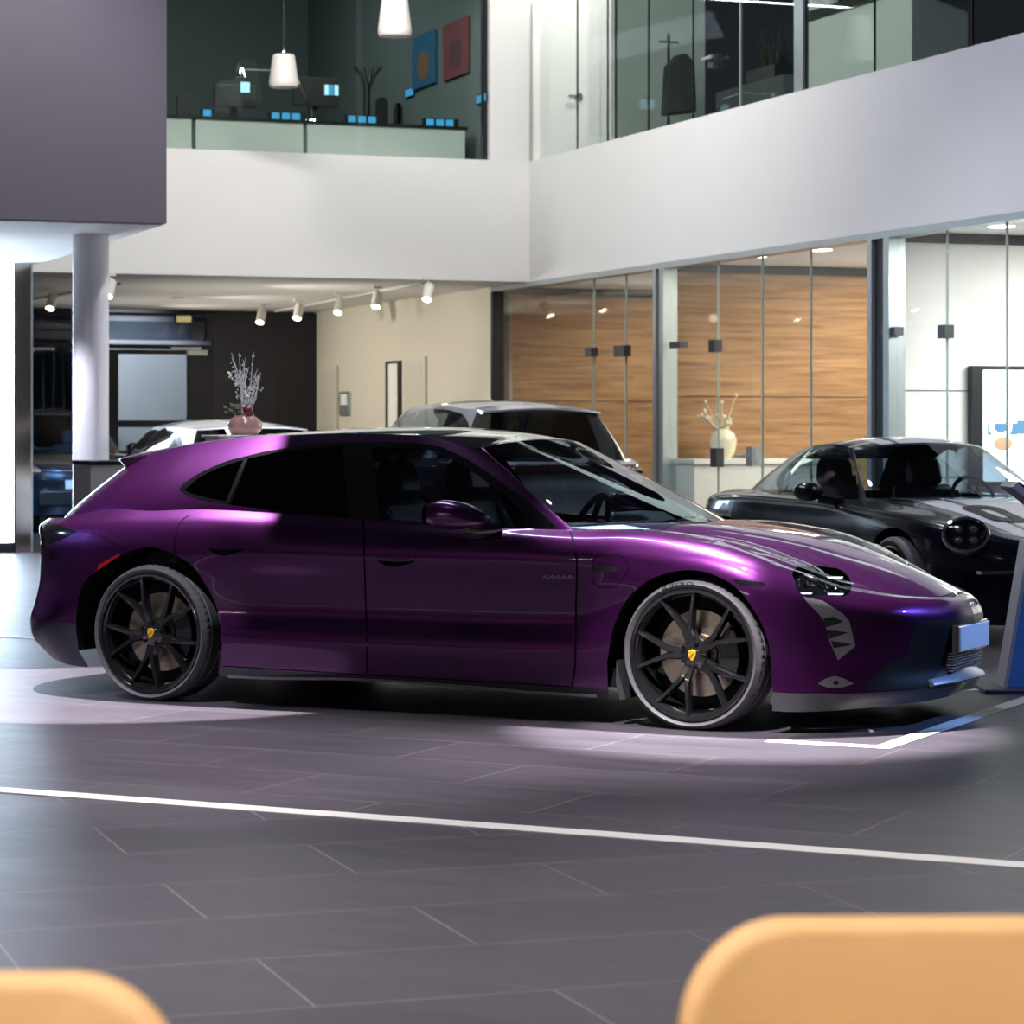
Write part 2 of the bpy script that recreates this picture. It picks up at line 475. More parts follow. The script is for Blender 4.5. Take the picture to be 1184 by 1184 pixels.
def arm(mb, st, depth):
    """spoke arm through stations (radius, angle, y, width): ridge in front, body behind"""
    V = []; F = []
    n = len(st)
    for i, (rr, a, y, wd) in enumerate(st):
        p = np.array([rr * math.cos(a), rr * math.sin(a)])
        j0 = st[max(i - 1, 0)]; j1 = st[min(i + 1, n - 1)]
        d = np.array([j1[0] * math.cos(j1[1]) - j0[0] * math.cos(j0[1]), j1[0] * math.sin(j1[1]) - j0[0] * math.sin(j0[1])]); d /= np.linalg.norm(d)
        nn = np.array([-d[1], d[0]])
        for off, dy in ((-.5, depth), (-.5, .010), (-.30, 0), (.30, 0), (.5, .010), (.5, depth)):
            q = p + nn * wd * off
            V.append((q[0], y + dy, q[1]))
    for i in range(n - 1):
        for k in range(6):
            k2 = (k + 1) % 6
            F.append((i * 6 + k, i * 6 + k2, (i + 1) * 6 + k2, (i + 1) * 6 + k))
    F.append(tuple(range(6))); F.append(tuple((n - 1) * 6 + k for k in range(5, -1, -1)))
    mb.add(V, F)
def y_spoke(mb, a0, rim, yo):
    h = math.radians(17.0)
    for sgn in (-1, 1):
        arm(mb, [(.052, a0 + sgn * .16, yo + .026, .040), (.105, a0 + sgn * .125, yo + .018, .034), (.125, a0 + sgn * .125, yo + .015, .030), (.20, a0 + sgn * .235, yo + .009, .024), (rim - .012, a0 + sgn * h, yo + .004, .020)], .045)
    # web between the two arms near the hub
    V = []
    pts = [(.05, -.2), (.118, -.06), (.126, 0), (.118, .06), (.05, .2)]
    pl = [(r * math.cos(a0 + a), r * math.sin(a0 + a)) for r, a in pts]
    mb.prism(pl, 'y', yo + .028, yo + .07)
def hub_crest(wo, y, mode):
    pl = []
    sh = [(-.018, .020), (-.006, .0235), (0, .026), (.006, .0235), (.018, .020), (.019, .006), (.015, -.010), (.008, -.021), (0, -.028), (-.008, -.021), (-.015, -.010), (-.019, .006)]
    a = math.radians(mode)
    R = lambda p: (p[0] * math.cos(a) - p[1] * math.sin(a), p[0] * math.sin(a) + p[1] * math.cos(a))
    m = MB(); m.prism([R(p) for p in sh], 'y', y - .004, y + .006)
    c = m.build('crest', MT['crest_gold'], wo, bevel=.0012)
    d = MB()
    for (x0, z0, x1, z1) in ((-.015, .010, -.003, .013), (.003, .006, .013, .009), (.003, .000, .012, .003), (-.012, -.010, -.002, -.007), (-.010, -.015, -.002, -.0125)):
        d.prism([R((x0, z0)), R((x1, z0)), R((x1, z1)), R((x0, z1))], 'y', y - .0052, y)
    d.prism([R((-.004, .004)), R((.004, .004)), R((.003, -.007)), R((0, -.009)), R((-.003, -.007))], 'y', y - .0058, y)
    d.build('crest_marks', MT['crest_red'], c)
def text_mesh(name, s, size, material, parent=None, depth=.001):
    cu = bpy.data.curves.new(name, 'FONT'); cu.body = s; cu.size = size; cu.extrude = depth; cu.align_x = 'CENTER'; cu.align_y = 'CENTER'
    o = bpy.data.objects.new(name, cu); COL.objects.link(o)
    bpy.context.view_layer.update()
    me = bpy.data.meshes.new_from_object(o.evaluated_get(bpy.context.evaluated_depsgraph_get()))
    bpy.data.objects.remove(o); bpy.data.curves.remove(cu)
    me.materials.clear(); me.materials.append(material)
    q = bpy.data.objects.new(name, me); COL.objects.link(q)
    if parent is not None: q.parent = parent
    return q
def tyre_letters(ty, r, rim, hw):
    rm = rim + (r - rim) * .5
    o = text_mesh('lettering', 'P ZERO', .038, MT['letter'], ty, .0008)
    me = o.data; xs = [v.co.x for v in me.vertices]; 
    a0 = math.radians(101)
    for v in me.vertices:
        a = a0 - v.co.x * 1.25 / rm; rr = rm + v.co.y * .85 + .001
        v.co = Vector((rr * math.cos(a), -hw - .0042 - v.co.z, rr * math.sin(a)))
# ---------------------------------------------------------------- materials of the cars
MT = {}
MT['paint'] = flake_paint('purple_metallic_paint', (0.072, 0.0085, 0.086), .30, .84)
MT['black'] = mat('matte_black', (.006, .006, .007), .6, spec=.25)
MT['gloss_black'] = mat('gloss_black', (.004, .004, .005), .12, coat=1.)
MT['gunmetal'] = mat('gunmetal_satin', (.26, .25, .27), .42, metal=.7)
MT['splitter_grey'] = mat('splitter_grey', (.085, .085, .095), .35, metal=.6)
MT['valance'] = mat('dark_valance', (.035, .036, .045), .35, metal=.4)
MT['skirt'] = mat('dark_skirt', (.012, .010, .014), .28, coat=.6)
MT['silver'] = mat('silver_satin', (.62, .62, .64), .28, metal=.9)
MT['chrome'] = mat('chrome', (.8, .8, .82), .08, metal=1.)
MT['tyre'] = mat('tyre_rubber', (.11, .108, .115), .55, noise=.3, nscale=60)
MT['letter'] = mat('tyre_letter', (.008, .008, .009), .5)
MT['rim'] = mat('black_rim', (.012, .012, .014), .14, coat=1.)
MT['bolt'] = mat('bolt', (.05, .05, .055), .3, metal=.8)
MT['disc'] = mat('brake_disc', (.55, .47, .38), .3, metal=.95)
MT['caliper'] = mat('caliper_black', (.01, .01, .012), .25, coat=.5)
MT['crest_gold'] = mat('crest_gold', (.85, .50, .03), .3, metal=.2)
MT['crest_red'] = mat('crest_red', (.25, .06, .02), .4)
MT['privacy'] = glass_mat('privacy_glass', (.035, .035, .045))
MT['side_glass'] = glass_mat('side_glass', (.34, .40, .46))
MT['screen_glass'] = glass_mat('windscreen_glass', (.62, .72, .76))
MT['roof_glass'] = mat('roof_glass', (.006, .006, .008), .04, coat=1.)
MT['leather'] = mat('dark_leather', (.05, .06, .075), .5, noise=.2, nscale=30)
MT['leather_blue'] = mat('blue_grey_leather', (.20, .32, .40), .5, noise=.2, nscale=30)
MT['dash'] = mat('dashboard', (.36, .42, .44), .55, noise=.15)
MT['red_lens'] = mat('red_lens', (.30, .008, .008), .15, coat=1.)
MT['smoked_lens'] = mat('smoked_red_lens', (.022, .004, .004), .1, coat=1.)
MT['amber'] = mat('amber_lens', (.5, .35, .25), .1, coat=1.)
MT['lens_dark'] = glass_mat('headlight_lens', (.75, .78, .82))
MT['lamp_white'] = mat('lamp_white', (.8, .8, .85), .2, coat=1.)
MT['plate'] = mat('plate_white_blue', (.55, .60, .70), .35, coat=.3)
MT['seam'] = mat('shut_line_dark', (.003, .002, .004), .7, spec=.05)
MT['grille'] = mat('grille_black', (.007, .007, .008), .4)
MT['slat'] = mat('slat_dark', (.12, .14, .18), .35, metal=.5)
# ---------------------------------------------------------------- the purple estate car
def hero_car():
    car = empty('car', (0, 0, 0), 0, 'glossy dark purple sports estate car with black wheels in the middle of the showroom', 'car')
    contour = [(3.935, 0), (3.915, .2), (3.84, .38), (3.68, .62), (3.50, .81), (3.30, .935), (2.9, .978), (2.3, .958), (1.75, .952), (1.2, .955), (.6, .968), (0, .982), (-.4, .962), (-.70, .88), (-.90, .71), (-1.04, .48), (-1.095, .22), (-1.10, 0)]
    st = [((3.935, 0), [(.14, .06), (.20, .03), (.27, .05), (.36, .02), (.44, .0), (.49, .005), (.53, .02), (.56, .05), (.575, .09)]),
          ((3.84, .38), [(.12, .03), (.18, .01), (.27, .03), (.36, .015), (.44, .0), (.50, .0), (.545, .02), (.575, .055), (.592, .10)]),
          ((3.62, .69), [(.105, .02), (.17, .01), (.27, .02), (.37, .01), (.46, .0), (.54, .01), (.59, .045), (.625, .09), (.645, .15)]),
          ((3.40, .88), [(.10, .0), (.165, .01), (.28, .01), (.40, .005), (.52, .01), (.60, .025), (.66, .06), (.705, .12), (.73, .19)]),
          ((3.18, .95), [(.11, .02), (.18, .015), (.30, .012), (.44, .0), (.56, .0), (.66, .01), (.73, .045), (.772, .11), (.79, .20)]),
          ((2.9, .978), [(.12, .04), (.20, .02), (.35, .01), (.50, .0), (.62, .0), (.71, .005), (.785, .035), (.835, .105), (.858, .22)]),
          ((2.55, .966), [(.12, .05), (.20, .03), (.30, .015), (.42, .012), (.55, .02), (.68, .012), (.79, .025), (.86, .09), (.888, .20)]),
          ((2.3, .958), [(.125, .05), (.19, .03), (.30, .010), (.37, .012), (.47, .045), (.61, .034), (.75, .008), (.84, .045), (.884, .14)]),
          ((1.75, .952), [(.145, .05), (.20, .03), (.30, .008), (.37, .012), (.46, .046), (.61, .034), (.75, .004), (.84, .030), (.895, .095)]),
          ((1.2, .955), [(.155, .05), (.20, .03), (.30, .008), (.37, .012), (.46, .046), (.61, .034), (.75, .003), (.855, .030), (.92, .092)]),
          ((.6, .968), [(.14, .05), (.20, .03), (.30, .010), (.37, .012), (.46, .040), (.61, .028), (.76, .0), (.875, .028), (.955, .105)]),
          ((0.25, .98), [(.14, .04), (.21, .02), (.32, .010), (.40, .010), (.50, .012), (.64, .008), (.78, .003), (.89, .035), (.975, .135)]),
          ((-.1, .98), [(.16, .04), (.23, .02), (.34, .010), (.46, .0), (.58, .0), (.70, .0), (.80, .008), (.89, .05), (.965, .15)]),
          ((-.45, .955), [(.15, .06), (.26, .03), (.35, .01), (.45, .0), (.58, .005), (.70, .012), (.79, .025), (.87, .065), (.935, .16)]),
          ((-.76, .84), [(.165, .10), (.26, .03), (.36, .0), (.46, .015), (.56, .035), (.66, .04), (.76, .04), (.84, .055), (.895, .13)]),
          ((-.97, .61), [(.18, .10), (.26, .02), (.36, .0), (.46, .03), (.56, .05), (.66, .055), (.77, .06), (.845, .05), (.885, .10)]),
          ((-1.095, .22), [(.19, .09), (.25, .015), (.36, .0), (.46, .04), (.56, .06), (.66, .065), (.78, .075), (.845, .06), (.875, .10)]),
          ((-1.10, 0), [(.19, .09), (.25, .015), (.36, .0), (.46, .04), (.56, .06), (.66, .065), (.78, .075), (.845, .06), (.875, .10)])]
    P, base = ribbon_surface(contour, st, 760, 120)
    rib = orient(Grid(P, 'body_shell'), (1.2, 0, .5))
    edge = P[:, -1]
    # hood and deck patch from the ribbon edge to the centreline
    hx = [1.9, 2.3, 2.6, 2.8, 3.0, 3.2, 3.4, 3.6, 3.75, 3.84]; hz = [.90, .905, .905, .89, .862, .822, .765, .695, .630, .585]
    zc = lambda x: pchip(hx, np.array(hz)[:, None], x)[..., 0]
    ih = int((edge[:, 0] > 1.95).nonzero()[0].max())
    def valley(x, h, s):
        w = np.clip((3.72 - x) / .5, 0, 1) * np.clip((x - 1.9) / .5, 0, 1)
        return -.030 * w * np.exp(-((h - .50) / .13)**2) * np.clip(s * 6, 0, 1)
    Ph = cap_surface(edge[:ih], zc, 90, 2.0, valley)
    hood = orient(Grid(Ph, 'body_shell'), (3, 0, .2))
    # shelf behind the doors, hidden under the glass line, and tail deck
    Ps = np.stack([edge[ih - 3:], edge[ih - 3:] * np.array([1, .86, 1]) + np.array([0, 0, .0])], 1)
    for k in (-1,):
        Ps[:, k, 0] = np.clip(Ps[:, k, 0], -.93, 9)
    shelf = orient(Grid(np.repeat(Ps, 1, 1), 'body_shell'), (1, 0, .2))
    # greenhouse
    B = [(2.66, 0, .885), (2.61, .3, .88), (2.42, .64, .87), (2.23, .795, .855), (1.6, .862, .84), (1.1, .872, .86), (.5, .882, .885), (.0, .875, .91), (-.35, .82, .905), (-.64, .70, .88), (-.86, .50, .86), (-.975, .22, .85), (-.985, 0, .85)]
    T = [(1.74, 0, 1.300), (1.735, .28, 1.294), (1.70, .50, 1.278), (1.655, .585, 1.262), (1.30, .585, 1.322), (.95, .58, 1.332), (.45, .575, 1.318), (.06, .56, 1.284), (-.18, .53, 1.248), (-.36, .46, 1.222), (-.48, .33, 1.205), (-.545, .15, 1.198), (-.55, 0, 1.198)]
    q = [1.06, 1.06, 1.1, 1.15, 1.75, 1.85, 1.85, 1.7, 1.5, 1.3, 1.15, 1.1, 1.1]
    Pg = green_surface(B, T, q, 560, 110)
    gr = orient(Grid(Pg, 'roof_frame'), (.9, 0, .9))
    rx = [-.6, -.47, -.25, -.03, .18, .40, .6, .78, .98, 1.2, 1.395, 1.594, 1.76]; rz = [1.198, 1.235, 1.276, 1.306, 1.327, 1.342, 1.353, 1.361, 1.364, 1.362, 1.350, 1.331, 1.298]
    zr = lambda x: pchip(rx, np.array(rz)[:, None], x)[..., 0]
    Pc = cap_surface(Pg[:, -1], zr, 50, 2.2)
    cap = orient(Grid(Pc, 'roof_frame'), (.9, 0, .9))
    # ---- regions, traced on the side that faces the camera
    near = lambda P: P[..., 0] < 3.6
    archF = [(702, 765), (710.6, 721), (726.6, 691), (753, 669.5), (780, 660.6), (806, 659.8), (833, 668), (854, 682), (870, 703), (884.5, 730), (891.5, 765), (893, 801), (893, 850), (708, 850), (703, 806)]
    archR = [(252, 792), (256, 748), (254, 714), (246, 691), (235, 672), (222.6, 655), (203.6, 642.7), (189, 636), (168, 633), (138, 643), (115, 657), (98, 672), (89.6, 700), (88, 725), (91, 752), (104, 775), (108, 830), (252, 830)]
    archF = np.array(archF); archR = np.array(archR)
    aF = np.vstack([smooth_poly(archF[:12], 5, False), archF[12:]]); aR = np.vstack([smooth_poly(archR[:15], 5, False), archR[15:]])
    sideF = lambda P: (P[..., 0] > 2.2) & (P[..., 0] < 3.5)
    sideR = lambda P: (P[..., 0] > -.9) & (P[..., 0] < .7)
    rib.region(aF, 'hole', cond=sideF); rib.region(aR, 'hole', cond=sideR)
    mid = lambda P: (P[..., 0] > -.2) & (P[..., 0] < 2.6)
    rd = [(224, 592), (213, 599), (205.5, 609), (202.5, 622), (201.5, 650), (240, 700), (256, 740), (261, 769), (425, 779.5), (421.5, 640), (420.2, 594), (415, 560), (300, 540)]
    fd = [(420.2, 594), (421.5, 640), (425, 779.5), (661, 793), (664.5, 775), (665.5, 750), (666, 642), (663, 626), (659, 614), (640, 585), (500, 560), (415, 560)]
    rib.region(rd, 'rear_door', cond=mid, only=['body_shell']); rib.region(fd, 'front_door', cond=mid, only=['body_shell'])
    rib.region([(256, 771), (425, 781.5), (663, 795), (702, 797), (720, 812), (700, 850), (240, 840), (250, 778)], 'side_skirt', cond=mid, only=['body_shell', 'rear_door', 'front_door'])
    rear = lambda P: P[..., 0] < -.2
    rib.region([(28, 729), (43, 729), (54, 717), (90, 722), (120, 850), (20, 850)], 'rear_valance', cond=rear, only=['body_shell'])
    rib.region([(20, 640), (50, 604), (66, 606), (74, 610), (90, 614.5), (80, 620), (66, 626), (54, 631), (46, 640)], 'light_bar', cond=rear, only=['body_shell'])
    frontc = lambda P: P[..., 0] > 3.0
    fr = np.array([(893, 800.5), (921, 802), (992, 802), (1047, 798.5), (1076, 795.5), (1083, 779), (1119, 766), (1150, 772), (1150, 860), (880, 860)])
    rib.region(fr, 'splitter', cond=frontc, only=['body_shell'])
    vent = np.array([(928.6, 690), (951, 694.5), (974, 709), (982, 718), (989, 747), (969, 763.7), (964, 752), (959, 742), (952.6, 717), (943.8, 706.7), (933.6, 696.6)])
    rib.region(vent, 'air_vent', cond=frontc, only=['body_shell'])
    rib.region([(1002, 798), (1003, 787), (1028, 768), (1050, 758), (1056, 728), (1064, 718), (1096, 716), (1150, 705), (1150, 765), (1119, 765), (1083, 778.5), (1076, 795), (1047, 798)], 'lower_grille', cond=frontc, only=['body_shell'])
    rib.region([(945, 790.5), (955, 784.5), (965, 781.6), (976, 784.5), (988, 790.5), (975, 794.5), (957, 795)], 'sensor_cover', cond=frontc, only=['body_shell'])
    rib.region([(966.5, 786), (970.5, 789.5), (967, 793), (962.5, 789.5)], 'sensor_eye', cond=frontc, only=['sensor_cover'])
    rib.region([(846, 669.5), (882, 673), (885, 675.5), (883, 678.5), (856, 678)], 'side_marker', cond=lambda P: (P[..., 0] > 2.9) & (P[..., 0] < 3.5), only=['body_shell'])
    hl = smooth_poly([(916.4, 662), (921, 656.5), (936, 654.8), (959, 656), (974, 660.5), (982, 668.7), (984.3, 679), (981, 687), (968, 689.3), (951, 688.3), (928.6, 687.7), (922, 682), (919, 672)], 5)
    for g in (rib, hood): g.region(hl, 'headlight', cond=frontc, only=['body_shell'])
    hoodline = [(650, 608), (664, 611), (721, 610.7), (778, 613.5), (821.5, 618), (850, 621.8), (874, 628), (918, 637), (946, 650), (977, 661), (1002, 676), (1035, 693), (1075.5, 693), (1108.5, 684)]
    hood.region(hoodline + [(1160, 670), (1160, 540), (640, 540)], 'hood', cond=lambda P: P[..., 0] > 1.9, only=['body_shell'])
    side = lambda P: (P[..., 0] > -.4) & (P[..., 0] < 2.4) & (P[..., 1] < -.5)
    dlo = [(207, 567), (211, 560), (227, 549), (245, 540), (263, 532.7), (304, 522.5), (335, 517), (365, 513.5), (400, 511), (440, 511), (480, 511.8), (510, 516.5), (542, 531.5), (562, 545), (585, 561.5), (606, 577), (630, 597), (652, 618), (600, 640), (400, 622), (345, 596), (300, 588), (263, 583.5), (240, 580), (227, 577.5), (214, 572)]
    gr.region(dlo, 'window_trim', cond=side, only=['roof_frame'])
    gr.region([(213, 566.5), (231, 551.5), (250, 542), (281, 531.5), (261, 579.5), (240, 575.5), (222, 571)], 'quarter_window', cond=side, only=['window_trim'])
    gr.region([(287, 530), (330, 521), (396, 515.5), (404, 620), (340, 610), (268, 590), (267, 581)], 'rear_side_window', cond=side, only=['window_trim'])
    gr.region([(430, 517), (480, 517.3), (507, 522.5), (540, 540.5), (570, 562), (596, 583), (607, 594), (603, 606), (560, 625), (440, 620), (438.5, 599.5)], 'front_side_window', cond=side, only=['window_trim'])
    gr.region([(562, 522), (556, 500), (661, 480), (900, 600), (880, 680), (661, 650), (661, 611), (619, 574.5), (591, 547)], 'windscreen', cond=lambda P: P[..., 0] > 1.5, only=['roof_frame'])
    gr.region([(-.50, .86), (-.36, 1.15), (.1, 1.16), (.1, .80), (-.5, .80)], 'rear_window', f=yz, cond=lambda P: P[..., 0] < -.35, only=['roof_frame'])
    cap.region([(.30, -.535), (1.0, -.545), (1.45, -.575), (1.66, -.60), (1.90, -.55), (1.90, .1), (.30, .1)], 'glass_roof', f=xy, only=['roof_frame'])
    # ---- parts
    allg = [rib, hood, shelf, gr, cap]
    def part(name, label, mate, gs=None, split=False, parent=car, lab2=None):
        ps = [gpart(g, label) for g in (gs or allg)]; ps = [p for p in ps if p is not None]
        if not ps: print('EMPTY', name); return None
        if not split:
            return mesh_obj(name, *both(ps)[:2], MT[mate], parent, True, both(ps)[2])
        V, F, N = join(ps)
        a = mesh_obj(name, V, F, MT[mate], parent, True, N)
        V2, F2, N2 = mirror(V, F, N)
        b = mesh_obj(name, V2, F2, MT[mate], parent, True, N2)
        return a, b
    part('body_shell', 'body_shell', 'paint'); part('roof_frame', 'roof_frame', 'paint')
    dR = part('rear_door', 'rear_door', 'paint', split=True); dF = part('front_door', 'front_door', 'paint', split=True)
    hd = part('hood', 'hood', 'paint')
    part('side_skirt', 'side_skirt', 'skirt', split=True); part('rear_valance', 'rear_valance', 'valance')
    lb = part('light_bar', 'light_bar', 'gloss_black')
    part('front_splitter', 'splitter', 'splitter_grey')
    part('lower_grille', 'lower_grille', 'grille')
    for o in part('sensor_cover', 'sensor_cover', 'silver', split=True): o['label'] = 'silver diamond cover'
    part('sensor_eye', 'sensor_eye', 'black', split=True)
    part('side_marker', 'side_marker', 'chrome', split=True)
    trim = part('window_trim', 'window_trim', 'gloss_black', split=True)
    part('quarter_window', 'quarter_window', 'privacy', split=True); part('rear_side_window', 'rear_side_window', 'privacy', split=True)
    part('front_side_window', 'front_side_window', 'side_glass', split=True)
    part('windscreen', 'windscreen', 'screen_glass'); part('rear_window', 'rear_window', 'privacy'); part('glass_roof', 'glass_roof', 'roof_glass')
    # shut lines
    def seam(pts, f=proj, w=.009, gs=(rib,), cond=None, closed=False, dense=8, name='shut_line', mate='seam', parent=car, lift=.0008, mirror_too=True):
        Q = smooth_poly(pts, dense, closed)
        for g in gs:
            p, nn = g.on(Q, f, cond)
            V, F, N = ribbon_on(p, nn, w, lift, closed)
            for pc in ([(V, F, N), mirror(V, F, N)] if mirror_too else [(V, F, N)]):
                mesh_obj(name, pc[0], pc[1], MT[mate], parent, True, pc[2])
    seam([(219, 596), (212, 600), (205.5, 609), (202.5, 622), (201.5, 644)], cond=mid, parent=dR[0])
    seam([(420.3, 599), (421.2, 640), (423, 700), (425, 779)], cond=mid, parent=dF[0])
    seam([(659, 615), (663, 626), (666, 642), (666, 700), (665.5, 750), (664.5, 775), (661, 793)], cond=mid, parent=dF[0])
    seam([(257, 770), (340, 775), (425, 780.5), (540, 787), (661, 794)], cond=mid, parent=dF[0], w=.005)
    seam([(90, 614.5), (105, 616), (118, 620), (134, 629), (147.7, 641)], cond=rear, w=.004)
    fl = [(686, 649.6), (691, 642.8), (699, 641), (708, 641.2), (716, 642.3), (723.5, 649), (727, 657), (722, 665.5), (711, 678), (699, 679), (689.7, 677.5), (685.5, 670), (685, 658)]
    seam(fl, cond=mid, closed=True, w=.004, name='charge_flap')
    hx2 = np.array(hoodline[2:])
    seam(hx2, gs=(hood,), cond=lambda P: P[..., 0] > 1.9, w=.006, parent=hd)
    seam([(264, 784.5), (420, 790), (560, 797), (690, 804.5)], cond=mid, w=.014, name='sill_highlight', mate='gunmetal', lift=.003)  # pale strip painted as the lit edge of the skirt
    def patch(name, poly, mate, lift=.002, g=rib, cond=None, parent=car, f=proj, split=False, rounded=True, n=5, depth=0., label=None):
        """small plate lying on the body inside a traced outline"""
        Q = smooth_poly(poly, n) if rounded else np.asarray(poly, float)
        p, nn = g.on(Q, f, cond); c, cn = g.on(np.asarray(poly, float).mean(0)[None], f, cond)
        V = np.vstack([p + nn * lift, c + cn * lift, p - nn * max(depth, .001)]); N = np.vstack([nn, cn, nn]); k = len(p)
        F = [(i, (i + 1) % k, k) for i in range(k)] + [(i, k + 1 + i, k + 1 + (i + 1) % k, (i + 1) % k) for i in range(k)]
        r = []
        for sgn in (1, -1):
            o = mesh_obj(name, V * np.array([1, sgn, 1]), F, MT[mate], parent if not isinstance(parent, tuple) else parent[0 if sgn > 0 else 1], True)
            bm = bmesh.new(); bm.from_mesh(o.data); bmesh.ops.recalc_face_normals(bm, faces=bm.faces)
            if (Vector(cn[0]) * 1).dot(bm.faces[0].normal if sgn > 0 else Vector((bm.faces[0].normal.x, -bm.faces[0].normal.y, bm.faces[0].normal.z))) < 0: bmesh.ops.reverse_faces(bm, faces=bm.faces)
            for e in bm.edges:
                if len(e.link_faces) == 2 and e.calc_face_angle(0) > .9: e.smooth = False
            bm.to_mesh(o.data); bm.free()
            if label: o['label'] = label
            r.append(o)
        return r
    patch('reflector', [(92.5, 671), (98, 665.5), (114, 653), (137, 640.5), (139, 642.5), (124, 652), (106, 664), (96, 673)], 'red_lens', .0015, cond=rear, rounded=False, label='red reflector on the rear arch')
    patch('marker_lamp', [(68.5, 661), (72, 661), (80, 669), (88.5, 678.5), (84.5, 680.5), (76, 673)], 'red_lens', .0015, cond=rear, rounded=False, label='small red marker on the rear bumper')
    patch('charge_handle', [(686.5, 655), (700, 655.3), (714, 657.3), (713, 660), (700, 661), (687, 661)], 'black', .001, cond=mid)
    patch('door_handle', [(237, 623.5), (255, 622.8), (282, 624.5), (281.5, 630), (279, 633.5), (262, 634), (244, 633.5), (239, 629)], 'paint', .004, cond=mid, parent=dR)
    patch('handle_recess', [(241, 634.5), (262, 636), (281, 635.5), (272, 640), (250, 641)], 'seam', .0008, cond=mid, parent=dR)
    patch('door_handle', [(432, 638), (450, 637.2), (481, 639), (480.5, 644), (478, 647), (458, 647.5), (438, 647), (433.5, 643)], 'paint', .004, cond=mid, parent=dF)
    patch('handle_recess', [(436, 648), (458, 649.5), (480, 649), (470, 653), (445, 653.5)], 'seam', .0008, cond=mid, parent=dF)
    # script on the front door
    for a, b in ((628, 636), (637, 642), (643, 650), (651, 656), (657, 664)):
        seam([(a, 668.5 + (a % 3) * .4), ((a + b) / 2 - 1, 665.2), ((a + b) / 2 + .5, 669.6), (b, 666.5)], cond=mid, w=.004, name='door_script', mate='gunmetal', parent=dF[0], dense=4, mirror_too=False)
    # chrome divider in the rear window line
    seam([(285, 530.5), (274.5, 556), (263.8, 581)], gs=(gr,), cond=side, w=.011, name='window_divider', mate='chrome', parent=trim[0], lift=.003)
    # air vent: recessed insert with three dark louvres
    r = gpart(rib, 'air_vent')
    V, F, N = r
    vo = [mesh_obj('air_vent', V * np.array([1, s_, 1]), (F if s_ > 0 else F[:, ::-1]), MT['gunmetal'], car, True, N * np.array([1, s_, 1])) for s_ in (1, -1)]
    for tri in ([(952.5, 715), (963, 713), (974.5, 718.5), (968, 721.5), (954.5, 725.5)], [(955, 728.5), (968, 729.5), (981, 731.5), (970, 735), (959, 738.5)], [(960.5, 741), (972, 742.5), (985.5, 745), (975, 747.5), (964, 749.5)]):
        patch('louvre', tri, 'black', .0012, cond=frontc, parent=tuple(vo), rounded=False)
    # headlights: dark bowl, light units, clear lens on the body surface
    ps = [gpart(g, 'headlight') for g in (rib, hood)]; ps = [p for p in ps if p is not None]
    V, F, N = join(ps)
    for s_ in (1, -1):
        m = np.array([1, s_, 1])
        FF = F if s_ > 0 else F[:, ::-1]
        ho = mesh_obj('headlight', (V - N * .035) * m, FF, MT['gloss_black'], car, True, N * m)
        mesh_obj('headlight_lens', (V + N * .0005) * m, FF, MT['lens_dark'], ho, True, N * m)
        for (px, py, rr) in ((934, 668, .026), (951, 671, .024), (966, 673, .024), (976, 680, .016)):
            for g in (rib, hood):
                c, cn = g.on(np.array([(px, py)]), proj, frontc)
                e = np.linalg.norm(proj(c[0]) - np.array([px, py]))
                if e < 1.0: break
            b = MB(); q = Vector(cn[0]).lerp(Vector((.8, -.6, .1)), .6).normalized()
            Mx = Matrix.Translation(Vector(c[0] - cn[0] * .024)) @ q.to_track_quat('Z', 'Y').to_matrix().to_4x4()
            b.lathe([(rr, -.02), (rr, .006), (rr * .86, .006), (rr * .8, -.004), (rr * .45, -.010), (rr * .4, .002), (0, .006)], 24, 'z', Mx)
            if s_ < 0: b.v = [(x, -y, z) for x, y, z in b.v]
            b.build('lamp_unit', MT['chrome'], ho)
        for (x0, x1, y) in ((926, 941, 683.5), (957, 977, 683.5), (926, 941, 664.5), (957, 976, 664)):
            Q = np.array([(x0, y), (x1, y), (x1 - 2, y + 2.2), (x0 + 2, y + 2.2)]); p, nn = rib.on(Q, proj, frontc)
            if np.abs(proj(p) - Q).max() > 1.5: p, nn = hood.on(Q, proj, frontc)
            p = (p - nn * .012) * m
            mesh_obj('light_strip', p, [(0, 1, 2, 3)], MT['lamp_white'], ho, False)
    # arch lips and wheel wells
    for nm, poly, cnd, cx, k in (('front', aF, sideF, 2.905, 56), ('rear', aR, sideR, 0.0, 71)):
        Q = poly[:k]; p, nn = rib.on(Q, proj, cnd)
        p = p[p[:, 2] > .12] if nm == 'front' else p
        n = len(p); inn = p.copy(); inn[:, 1] += .05
        c = np.array([cx, 0, .345]); dd = p - c; dd[:, 1] = 0; dd /= np.linalg.norm(dd, axis=1, keepdims=True)
        inn2 = inn.copy(); inn2[:, 1] = -.52; inn2 += dd * .02
        for s_ in (1, -1):
            m = np.array([1, s_, 1])
            V = np.vstack([p, inn]) * m
            mesh_obj('arch_lip', V, [(i, i + 1, n + i + 1, n + i) for i in range(n - 1)], MT['skirt'], car)
            V = np.vstack([inn, inn2, np.array([[cx, -.52, .345]])]) * m
            mesh_obj('wheel_well', V, [(i, i + 1, n + i + 1, n + i) for i in range(n - 1)] + [(n + i, n + i + 1, 2 * n) for i in range(n - 1)], MT['black'], car)
    for s_ in (1, -1):
        b = MB(); b.prism([(2.53, .30), (2.545, .22), (2.575, .125), (2.545, .12), (2.525, .2)], 'y', -.93 * s_, -.80 * s_); b.build('arch_liner', MT['splitter_grey'], car, smooth=False)
    # underbody
    b = MB(); b.box((.36, -.88, .17), (2.5, .88, .26)); b.box((-.95, -.5, .22), (.36, .5, .30)); b.box((2.5, -.5, .17), (3.55, .5, .26))
